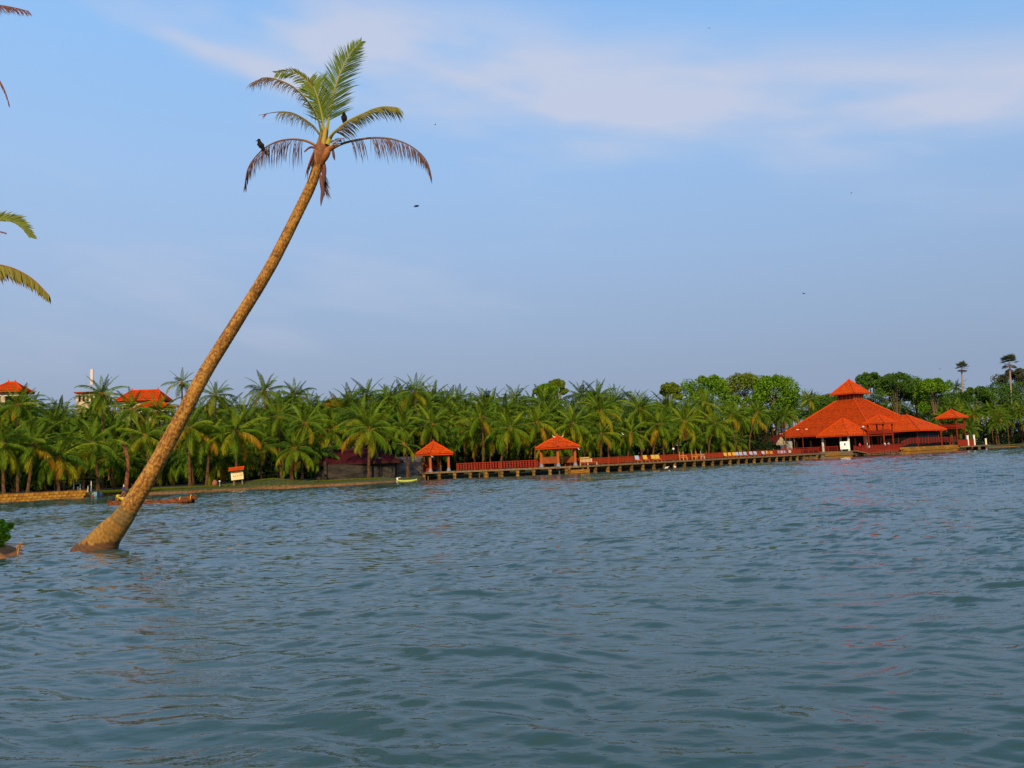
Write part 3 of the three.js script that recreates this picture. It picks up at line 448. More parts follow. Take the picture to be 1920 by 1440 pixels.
// ------------------------------------------------------------------ tiled roofs
// a hip roof: base w (x) by l (z) at height y0, top tw by tl at y1; tile courses stand proud of each other
function roofParts(parent, w, l, tw, tl, y0, y1, courses, m = M.tile, o = {}) {
  const B = [[-w / 2, l / 2], [w / 2, l / 2], [w / 2, -l / 2], [-w / 2, -l / 2]], T = [[-tw / 2, tl / 2], [tw / 2, tl / 2], [tw / 2, -tl / 2], [-tw / 2, -tl / 2]], lift = o.lift ?? 0.06;
  const root = new THREE.Group(); root.name = 'roof'; parent.add(root);
  for (let f = 0; f < 4; f++) {
    const b0 = V(B[f][0], y0, B[f][1]), b1 = V(B[(f + 1) % 4][0], y0, B[(f + 1) % 4][1]), t0 = V(T[f][0], y1, T[f][1]), t1 = V(T[(f + 1) % 4][0], y1, T[(f + 1) % 4][1]);
    const e = b1.clone().sub(b0), up = t0.clone().lerp(t1, 0.5).sub(b0.clone().lerp(b1, 0.5)), n = e.clone().cross(up).normalize(), L = up.length(), ed = e.clone().normalize();
    const U = (p) => p.clone().sub(b0).dot(ed) + f * 3.3;
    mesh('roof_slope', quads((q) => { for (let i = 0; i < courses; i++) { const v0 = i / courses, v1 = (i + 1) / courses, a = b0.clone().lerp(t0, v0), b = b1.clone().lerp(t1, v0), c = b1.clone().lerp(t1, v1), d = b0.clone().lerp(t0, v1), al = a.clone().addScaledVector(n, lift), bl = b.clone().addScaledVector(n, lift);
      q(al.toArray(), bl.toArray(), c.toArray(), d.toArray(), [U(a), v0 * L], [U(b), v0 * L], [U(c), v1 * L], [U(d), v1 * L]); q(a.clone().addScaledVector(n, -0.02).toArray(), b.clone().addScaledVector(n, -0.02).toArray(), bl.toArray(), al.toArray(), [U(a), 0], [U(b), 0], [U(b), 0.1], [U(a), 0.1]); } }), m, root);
    mesh('hip_ridge', sweep([b0.clone().addScaledVector(n, 0.06), b0.clone().lerp(t0, 0.5).addScaledVector(n, 0.06), t0.clone().add(V(0, 0.05, 0))], () => o.ridge ?? 0.13, Math.max(6, courses), 7, null, (t, a, L2) => 1 + 0.12 * ((t * L2 / 0.45) % 1)), o.ridgeMat ?? M.ridge, root);
    mesh('fascia', bar(b0.clone().add(V(0, -0.12, 0)), b1.clone().add(V(0, -0.12, 0)), 0.06, 0.2), o.fascia ?? M.ridge, root);
  }
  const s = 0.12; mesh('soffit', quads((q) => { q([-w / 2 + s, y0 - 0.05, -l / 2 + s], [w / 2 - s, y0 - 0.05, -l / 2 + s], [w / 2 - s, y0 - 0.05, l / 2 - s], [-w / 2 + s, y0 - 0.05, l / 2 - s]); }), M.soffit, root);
  if (Math.max(tw, tl) > 0.4 && o.topRidge !== false) mesh('ridge', tw > tl ? bx(tw, 0.2, 0.3, 0, y1 + 0.06, 0) : bx(0.3, 0.2, tl, 0, y1 + 0.06, 0), o.ridgeMat ?? M.ridge, root);
  return root;
}
function finial(p, y, h = 0.5, m = M.ridge, x = 0) { mesh('finial', new THREE.LatheGeometry([[0.14, 0], [0.1, 0.1], [0.16, 0.18], [0.06, 0.3], [0.08, 0.36], [0.005, h]].map(([a, b]) => new THREE.Vector2(a, b)), 8).translate(x, y, 0), m, p); }
function gazebo(label, p, turn, S, deckY, eave, apex, o = {}) {
  const t = thing('gazebo', label, 'gazebo', [p.x, deckY, p.z], turn, o.group); const e = eave - deckY, a = apex - deckY, q = S / 2 * 0.76;
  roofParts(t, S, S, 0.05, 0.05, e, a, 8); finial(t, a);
  for (const [x, z] of [[-q, q], [q, q], [q, -q], [-q, -q]]) { mesh('post', bx(0.26, e - 0.5, 0.26, x, 0.5 + (e - 0.5) / 2 - 0.06, z), M.orangeWood, t); mesh('post_foot', new THREE.CylinderGeometry(0.2, 0.34, 0.5, 10).translate(x, 0.25, z), M.plinth, t); }
  for (let k = 0; k < 4; k++) { const g = bx(q * 2 + 0.2, 0.22, 0.16, 0, e - 0.2, q); g.rotateY(k * Math.PI / 2); mesh('beam', g, M.redWood, t); }
  for (const k of o.rails ?? []) { const mk = (g) => g.rotateY(k * Math.PI / 2); const w = q * 2 - 0.3; mesh('top_rail', mk(bx(w, 0.09, 0.09, 0, 1.42, q)), M.balusterWood, t); mesh('bottom_rail', mk(bx(w, 0.09, 0.09, 0, 0.55, q)), M.balusterWood, t); const g = [], n = 15; for (let i = 0; i < n; i++) g.push(mk(bx(0.085, 0.78, 0.05, (i + 0.5) / n * w - w / 2, 0.985, q))); for (const x of g) mesh('baluster', x, M.orangeWood, t); }
  if (o.bench) mesh('bench', [bx(q * 1.7, 0.08, 0.5, 0, 0.9, -q + 0.5), bx(q * 1.7, 0.5, 0.08, 0, 0.6, -q + 0.3)].map((g) => g), M.redWood, t);
  return t;
}
{ const c1 = place(815, 129.4), c2 = place(1048, 124.2);
  gazebo('leftmost orange roofed gazebo standing at the near end of the jetty', c1, 0.62, 4.15, DECK, 3.75, 5.55, { rails: [], bench: true, group: 'gazebos on the jetty' });
  gazebo('larger orange roofed gazebo with slatted railings in the middle of the jetty', c2, Math.PI / 4 - 0.06, 4.55, DECK, 3.85, 5.45, { rails: [2, 3, 1], bench: false, group: 'gazebos on the jetty' });
  const cab = thing('wooden_cabinet', 'orange wooden cabinet inside the leftmost gazebo', 'cabinet', place(803, 130.5, DECK), 0.3); mesh('body', bx(1.5, 1.5, 0.7, 0, 0.75, 0), M.orangeWood, cab); for (const s of [-1, 1]) mesh('door', bx(0.7, 1.35, 0.04, s * 0.37, 0.76, 0.372), M.redWood, cab); mesh('top', bx(1.6, 0.08, 0.8, 0, 1.541, 0), M.darkWood, cab);
}
const TURN = -54 * Math.PI / 180;            // the hall's broad face looks to the left, its bright one to the right
const loc = (g, x, y, z) => V(x, y, z).applyAxisAngle(V(0, 1, 0), g.rotation.y).add(g.position);
{ // the hall
  const c = place(1603, 240, -0.16), h = thing('hall', 'great open hall under a steep orange tiled roof with a small raised cap', 'hall', c, TURN); h.scale.setScalar(1.08);
  const S = 27.4, eave = 5.4, top = 14.2;
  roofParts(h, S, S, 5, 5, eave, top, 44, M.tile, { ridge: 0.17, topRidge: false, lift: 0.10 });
  const nk = new THREE.Group(); nk.name = 'lantern'; h.add(nk);
  const nw = 4.5; mesh('lantern_core', bx(nw, 2.3, nw, 0, 15.1, 0), M.redWood, nk);
  for (let k = 0; k < 4; k++) for (let i = 0; i < 8; i++) { const g = bx(0.42, 2.0, 0.1, (i - 3.5) * 0.56, 15.1, nw / 2 + 0.04); g.rotateY(k * Math.PI / 2); mesh('slat', g, i % 2 ? M.redWood : M.balusterWood, nk); }
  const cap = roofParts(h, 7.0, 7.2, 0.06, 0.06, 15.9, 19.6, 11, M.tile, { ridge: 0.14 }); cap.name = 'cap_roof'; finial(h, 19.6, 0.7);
  const w = S - 5.5, wy = DECK + 0.12;
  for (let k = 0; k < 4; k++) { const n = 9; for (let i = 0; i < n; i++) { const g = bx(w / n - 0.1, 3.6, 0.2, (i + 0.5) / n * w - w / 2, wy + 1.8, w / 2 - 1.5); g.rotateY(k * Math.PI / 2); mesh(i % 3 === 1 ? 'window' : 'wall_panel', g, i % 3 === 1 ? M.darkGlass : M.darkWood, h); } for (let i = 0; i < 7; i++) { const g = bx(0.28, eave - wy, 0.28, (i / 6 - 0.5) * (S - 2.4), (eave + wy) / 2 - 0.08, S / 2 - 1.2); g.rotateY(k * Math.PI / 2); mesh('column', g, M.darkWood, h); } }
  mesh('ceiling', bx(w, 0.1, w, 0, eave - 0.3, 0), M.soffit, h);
  const ww = mesh('side_wall', bx(6, 3.1, 0.3, 0, 0, 0), M.whiteWall, h); ww.position.set(-S / 2 + 1.3, wy + 1.55, S / 2 - 0.6); ww.userData.label = 'plain white wall under the left corner of the roof';
  // the porch
  const pc = place(1586, 211, -0.1), p = thing('porch', 'low orange hipped porch roof on white posts before the hall', 'porch', pc, TURN); p.scale.setScalar(1.05);
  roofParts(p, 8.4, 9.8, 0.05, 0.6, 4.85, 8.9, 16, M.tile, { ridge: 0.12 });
  for (const [x, z] of [[-3.4, 3.6], [3.3, 3.6], [3.3, -3.6], [-3.4, -3.6]]) { mesh('post', bx(0.34, 4.85 - wy, 0.34, x, (4.85 + wy) / 2 - 0.1, z), M.white, p); }
  // the wing on the right
  const cr = place(1728, 218, -0.15), wd = 12.6, ln = 27, K = 1.07, wing = thing('hall_wing', 'long orange roofed wing right of the hall with dark glazed front', 'building', [0, 0, 0], TURN);
  const ex = V(1, 0, 0).applyAxisAngle(V(0, 1, 0), TURN), ez = V(0, 0, 1).applyAxisAngle(V(0, 1, 0), TURN); wing.position.copy(cr).addScaledVector(ex, -ln / 2 * K).addScaledVector(ez, -wd / 2 * K); wing.scale.setScalar(K);
  roofParts(wing, ln, wd, ln - wd, 0.05, 5.45, 9.4, 18, M.tile, { ridge: 0.13 }); for (const s of [-1, 1]) finial(wing, 9.4, 0.6, M.ridge, s * (ln - wd) / 2);
  for (const [kw, kl, k] of [[ln - 3, wd - 3, 0], [wd - 3, ln - 3, 1]]) { const n = Math.round(kw / 1.6); for (let i = 0; i < n; i++) { const g = bx(kw / n - 0.14, 3.6, 0.12, (i + 0.5) / n * kw - kw / 2, 3.3, kl / 2); g.rotateY(k * Math.PI / 2); mesh('window', g, M.darkGlass, wing); } for (let i = 0; i <= n; i++) { const g = bx(0.13, 3.9, 0.18, i / n * kw - kw / 2, 3.35, kl / 2); g.rotateY(k * Math.PI / 2); mesh('mullion', g, i % 3 ? M.darkWood : M.redWood, wing); } }
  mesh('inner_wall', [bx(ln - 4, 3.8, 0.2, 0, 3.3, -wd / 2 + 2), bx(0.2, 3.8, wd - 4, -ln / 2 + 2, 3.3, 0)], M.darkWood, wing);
}
function tower(label, p, S, gy, floorY, eave, apex) {
  const t = thing('lookout_tower', label, 'tower', [p.x, gy, p.z], TURN, 'red lookout towers by the hall'), q = S * 0.36, f = floorY - gy, e = eave - gy, a = apex - gy;
  roofParts(t, S, S, 0.05, 0.05, e, a, 9); finial(t, a, 0.7);
  for (const [x, z] of [[-q, q], [q, q], [q, -q], [-q, -q]]) mesh('post', bx(0.26, e, 0.26, x, e / 2, z), M.redWood, t);
  mesh('floor', bx(q * 2 + 0.4, 0.25, q * 2 + 0.4, 0, f - 0.125, 0), M.redWood, t);
  for (let k = 0; k < 4; k++) { const mk = (g) => g.rotateY(k * Math.PI / 2), w = q * 2 - 0.26; mesh('top_rail', mk(bx(w, 0.1, 0.1, 0, f + 1.1, q)), M.redWood, t); mesh('parapet', mk(bx(w, 0.6, 0.06, 0, f + 0.5, q)), M.redRail, t); const g = []; for (let i = 0; i < 10; i++) g.push(mk(bx(0.07, 0.3, 0.05, (i + 0.5) / 10 * w - w / 2, f + 0.92, q))); mesh('balusters', g, M.redWood, t).userData.kind = 'stuff'; mesh('beam', mk(bx(q * 2 + 0.1, 0.16, 0.14, 0, e - 0.15, q)), M.redWood, t); }
  for (let i = 0; i < 9; i++) mesh('step', bx(0.9, 0.07, 0.3, -q + 0.2 + i * (2 * q - 0.8) / 9, (i + 1) * f / 10, -q - 0.6), M.redWood, t);
  return t;
}
tower('red lookout tower with orange roof standing in front of the hall', place(1654, 208), 5.5, DECK + 0.1, 4.8, 7.55, 9.6);
tower('red lookout tower with orange roof at the right end of the terrace', place(1790, 245), 6.4, TERR, 6.3, 9.2, 11.5);
{ // small house left of the hall
  const c = place(1430, 214, 0.9), h = thing('small_house', 'small maroon tiled house with white gable left of the hall', 'house', c, -0.8), w = 10, l = 5.4;
  mesh('roof', [quads((q) => { for (const s of [1, -1]) for (let i = 0; i < 10; i++) { const a = i / 10, b = (i + 1) / 10, P = (u, x, y) => [x, 2.5 + 2.3 * u + y, s * (l / 2 + 0.8) * (1 - u)]; const A = P(a, -w / 2 - 0.5, 0.05), B = P(a, w / 2 + 0.5, 0.05), C = P(b, w / 2 + 0.5, 0), D = P(b, -w / 2 - 0.5, 0); s > 0 ? q(A, B, C, D, [0, a * 3], [w, a * 3], [w, b * 3], [0, b * 3]) : q(B, A, D, C); } }), bx(w + 1, 0.18, 0.26, 0, 4.84, 0)], M.maroonTile, h);
  mesh('wall', [bx(w - 2, 2.5, l - 1.6, 0, 1.25, 0)], M.darkWood, h);
  for (const s of [-1, 1]) { const g = new THREE.ExtrudeGeometry(new THREE.Shape([new THREE.Vector2(-l / 2 - 0.4, 2.5), new THREE.Vector2(l / 2 + 0.4, 2.5), new THREE.Vector2(0, 4.6)]), { depth: 0.15, bevelEnabled: false }); g.rotateY(Math.PI / 2).translate(s * (w / 2 + 0.2) - 0.07, 0, 0); mesh('gable', g, M.creamWall, h); }
  for (const x of [-4.6, -2.3, 0, 2.3, 4.6]) mesh('post', bx(0.22, 2.5, 0.22, x, 1.25, l / 2 + 0.3), M.white, h);
}
{ // houses seen over and between the palms on the left
  const villa = (label, px, d, w, l, ey, ry, turn, o = {}) => { const c = place(px, d), h = thing('house', label, 'house', [c.x, 0.8, c.z], turn); roofParts(h, w, l, o.tw ?? Math.max(0.05, w - l), 0.05, ey, ry, 12, o.mat ?? M.tile, { ridgeMat: o.rm, fascia: o.rm }); mesh('wall', bx(w - 1.6, ey, l - 1.6, 0, ey / 2 - 0.1, 0), o.wall ?? M.creamWall, h); for (const x of o.blind ? [] : [-0.3, 0.05, 0.35]) { mesh('window', bx(1.2, 1.5, 0.08, x * w, ey - 1.6, l / 2 - 0.78), M.darkGlass, h); mesh('window_frame', bx(1.5, 0.12, 0.14, x * w, ey - 0.8, l / 2 - 0.76), M.white, h); } for (const s of [-1, 1]) finial(h, ry, 0.6, M.ridge, s * (o.tw ?? Math.max(0.05, w - l)) / 2); return h; };
  const up = (px, py, d) => at(px, py, d).y - 0.8;
  villa('cream house with orange hipped roof over the treeline at the left edge', 20, 150, 5.6, 5.2, up(20, 735, 150), up(20, 717, 150), 0.15, { tw: 1.1 });
  villa('cream house with long orange roof above the palms left of the leaning trunk', 273, 150, 7.8, 6.2, up(272, 751, 150), up(272, 732, 150), 0.12, { tw: 4.4 });
  villa('low orange roofed annex just below the long orange roof', 294, 146, 5, 5, up(294, 763, 146), up(294, 750, 146), 0.1);
  villa('orange roofed house barely showing between the skyline palms', 628, 165, 6, 6, up(628, 765, 165), up(628, 748, 165), 0.3);
  villa('low house with dark maroon roof behind the grey boundary wall', 672, 121, 12.5, 8, up(672, 868, 121), up(672, 842, 121), 0.05, { mat: mat([0.085, 0.010, 0.014], 0.9, { map: MOT2 }), rm: M.darkWood, wall: M.greyWall, blind: true });
  villa('white house glimpsed between the palms above the maroon roof', 640, 142, 7, 6, up(640, 812, 142), up(640, 800, 142), 0, { wall: M.whiteWall, mat: M.maroonTile });
  const tb = thing('stair_tower', 'cream flat topped stair tower under the white mast', 'building', place(166, 155, 0.8), 0.1), ty = up(166, 738, 155);
  mesh('wall', bx(3.2, ty, 3.0, 0, ty / 2, 0), M.creamWall, tb); mesh('roof_slab', bx(3.8, 0.2, 3.6, 0, ty + 0.1, 0), M.redWood, tb); for (const x of [-1, -0.3, 0.4, 1.1]) mesh('window', bx(0.35, 1.1, 0.06, x, ty - 1.0, 1.52), M.darkWood, tb);
  const ms = thing('antenna_mast', 'white panel antenna mast standing on the stair tower', 'mast', at(171, 738, 155)), mh = at(171, 691, 155).y - ms.position.y; mesh('pole', cyl(0.1, 0.07, mh, 0, 0, 0, 8), M.steel, ms); mesh('panel', bx(0.5, mh * 0.62, 0.2, 0.16, mh * 0.66, 0.1), mat([0.7, 0.56, 0.52], 0.6), ms); for (const y of [0.25, 0.45]) mesh('bracket', bx(0.6, 0.08, 0.3, 0, mh * y, 0), M.steel, ms); mesh('stay', cyl(0.04, 0.03, mh * 0.5, -0.2, 0, 0, 6), M.steel, ms);
  const wr = thing('whip_antenna', 'thin whip antenna left of the white panel mast', 'antenna', at(161, 740, 155)); mesh('rod', cyl(0.05, 0.03, at(161, 699, 155).y - wr.position.y, 0, 0, 0, 6), M.steel, wr); mesh('foot', bx(0.3, 0.3, 0.3, 0, 0.15, 0), M.steel, wr);
  // grey boundary wall with pale band
  const g = thing('boundary_wall', 'grey weathered boundary wall with pale upper band left of the jetty', 'wall'), a = place(612, 116.5, 0.6), b = place(712, 118, 0.6), e = place(792, 128, 0.6);
  mesh('wall_panel', bar(a.clone().setY(1.45), b.clone().setY(1.45), 0.3, 2.6), M.greyWall, g); mesh('wall_panel', bar(b.clone().setY(1.55), e.clone().setY(1.55), 0.3, 2.5), M.beigeWall, g); mesh('band', bar(b.clone().add(V(0, 2.5, 0)), e.clone().add(V(0, 2.5, 0)), 0.34, 0.75), mat([0.36, 0.29, 0.22], 0.95, { map: MOT2 }), g); for (let k = 0; k <= 8; k++) { const p = a.clone().lerp(e, k / 8); mesh('pillar', bx(0.4, 2.75, 0.4, 0, 1.35, 0), M.greyWall, g).position.set(p.x, 0.5, lerp(a.z, e.z, k / 8) + (k === 4 ? 1 : 0.4)); }
  // yellow laterite wall at the far left
  const y = thing('retaining_wall', 'yellow laterite block wall at the water edge on the left', 'wall'), wa = place(-60, 92), wb = place(160, 100.4), r = rng(8), L = wa.distanceTo(wb), N = Math.round(L / 0.52), stones = [[], []];
  for (let q = 0; q < 3; q++) for (let k = 0; k < N; k++) { const f0 = (k + q * 0.37 % 1) / N, p = wa.clone().lerp(wb, f0), s = 0.30 + 0.05 * r(); stones[r() < 0.6 ? 0 : 1].push(bx(0.49, s, 0.45 + 0.12 * r(), p.x, 0.12 + q * 0.335 + 0.03 * r(), p.z, -Math.atan2(wb.z - wa.z, wb.x - wa.x))); }
  mesh('stone', stones[0], M.laterite, y).userData.kind = 'stuff'; mesh('stone', stones[1], M.laterite2, y).userData.kind = 'stuff'; mesh('wall_core', bar(wa.clone().setY(0.42).add(V(0, 0, -0.3)), wb.clone().setY(0.42).add(V(0, 0, -0.3)), 0.4, 1.0), M.laterite2, y);
  // flat roofed shelter
  const s = thing('shelter', 'low black roofed shelter on thin posts behind the yellow wall', 'shelter', place(136, 106.5, 0.6), 0.05); mesh('roof', bx(3.9, 0.12, 2.4, 0, 1.62, 0), M.black, s); for (const [x, z] of [[-1.7, 1], [-0.6, 1], [0.6, 1], [1.7, 1], [-1.7, -1], [1.7, -1]]) mesh('post', cyl(0.06, 0.05, 1.6, x, 0, z, 7), x === 0.6 ? M.white : M.bark, s); mesh('counter', bx(3.4, 0.08, 0.6, 0, 0.55, -0.6), M.darkWood, s); mesh('gutter', bx(4.0, 0.1, 0.08, 0, 1.6, 1.24), M.darkGlass, s);
}
// ------------------------------------------------------------------ the leaning palm in the water
const HD = 24.7, hp = (px, py, dz = 0) => at(px, py, HD - dz), fz = (x, y, dz = 0) => hp(440 + x / 4.235, 60 + y / 4.235, dz), MPP = HD / F;
// blades along a stalk: spec.dir(t, side) gives [forward, sideways, down, towards viewer] weights
function bladeFrond(pts, s) {
  const r = rng(s.seed), curve = new THREE.CatmullRomCurve3(pts), P = [], C = [], view = V(0, 0, 1), T3 = (a, b, c, ca, cb, cc) => { P.push(...a.toArray(), ...b.toArray(), ...c.toArray()); C.push(...ca, ...cb, ...cc); };
  for (let i = 0; i < s.n; i++) for (const sd of s.sides ?? [-1, 1]) {
    const t = lerp(s.t0 ?? 0.08, 1, (i + 0.8 * r()) / s.n); if (s.gap && s.gap(t, r)) continue;
    const p = curve.getPointAt(Math.min(0.999, t)), T = curve.getTangentAt(Math.min(0.999, t)), B = T.clone().cross(view).normalize().multiplyScalar(sd), [fw, out, dn, vw] = s.dir(t, sd, r), l = s.len(t, sd) * (0.78 + 0.4 * r());
    const d0 = T.clone().multiplyScalar(fw + 0.22 * (r() - 0.5)).addScaledVector(B, out).addScaledVector(V(0, -1, 0), dn * 0.6).addScaledVector(view, vw * sd + 0.25 * (r() - 0.5)).normalize();
    const d1 = d0.clone().addScaledVector(V(0, -1, 0), s.sag * (0.6 + 0.9 * r())).add(V(0.16 * (r() - 0.5), 0, 0.16 * (r() - 0.5))).normalize(), d2 = d1.clone().addScaledVector(V(0, -1, 0), s.sag * (0.5 + r())).add(V(0.3 * (r() - 0.5) * (s.curl ?? 1), 0, 0)).normalize();
    const q1 = p.clone().addScaledVector(d0, l * 0.34), q2 = q1.clone().addScaledVector(d1, l * 0.36), q3 = q2.clone().addScaledVector(d2, l * 0.3), w = (s.w ?? 0.017) * (0.7 + 0.6 * r()), wd = d0.clone().cross(view).add(V(0, 0, 0.7 * (r() - 0.5))).normalize();
    const k = 0.75 + 0.5 * r(), c0 = s.col(t, sd, 0, r).map((v) => v * k), c1 = s.col(t, sd, 0.5, r).map((v) => v * k), c2 = s.col(t, sd, 1, r).map((v) => v * k), o = (q, f) => [q.clone().addScaledVector(wd, w * f), q.clone().addScaledVector(wd, -w * f)];
    const [a0, b0] = o(p, 0.5), [a1, b1] = o(q1, 1), [a2, b2] = o(q2, 0.75); T3(a0, b0, b1, c0, c0, c1); T3(a0, b1, a1, c0, c1, c1); T3(a1, b1, b2, c1, c1, c1); T3(a1, b2, a2, c1, c1, c1); T3(a2, b2, q3, c1, c1, c2);
  }
  const g = new THREE.BufferGeometry(); g.setAttribute('position', new THREE.Float32BufferAttribute(P, 3)); g.setAttribute('color', new THREE.Float32BufferAttribute(C, 3)); g.computeVertexNormals();
  const st = sweep(pts, (t) => lerp(s.r0 ?? 0.035, 0.006, t), 26, 6, (t) => s.stalk(t)); return [g, st];
}
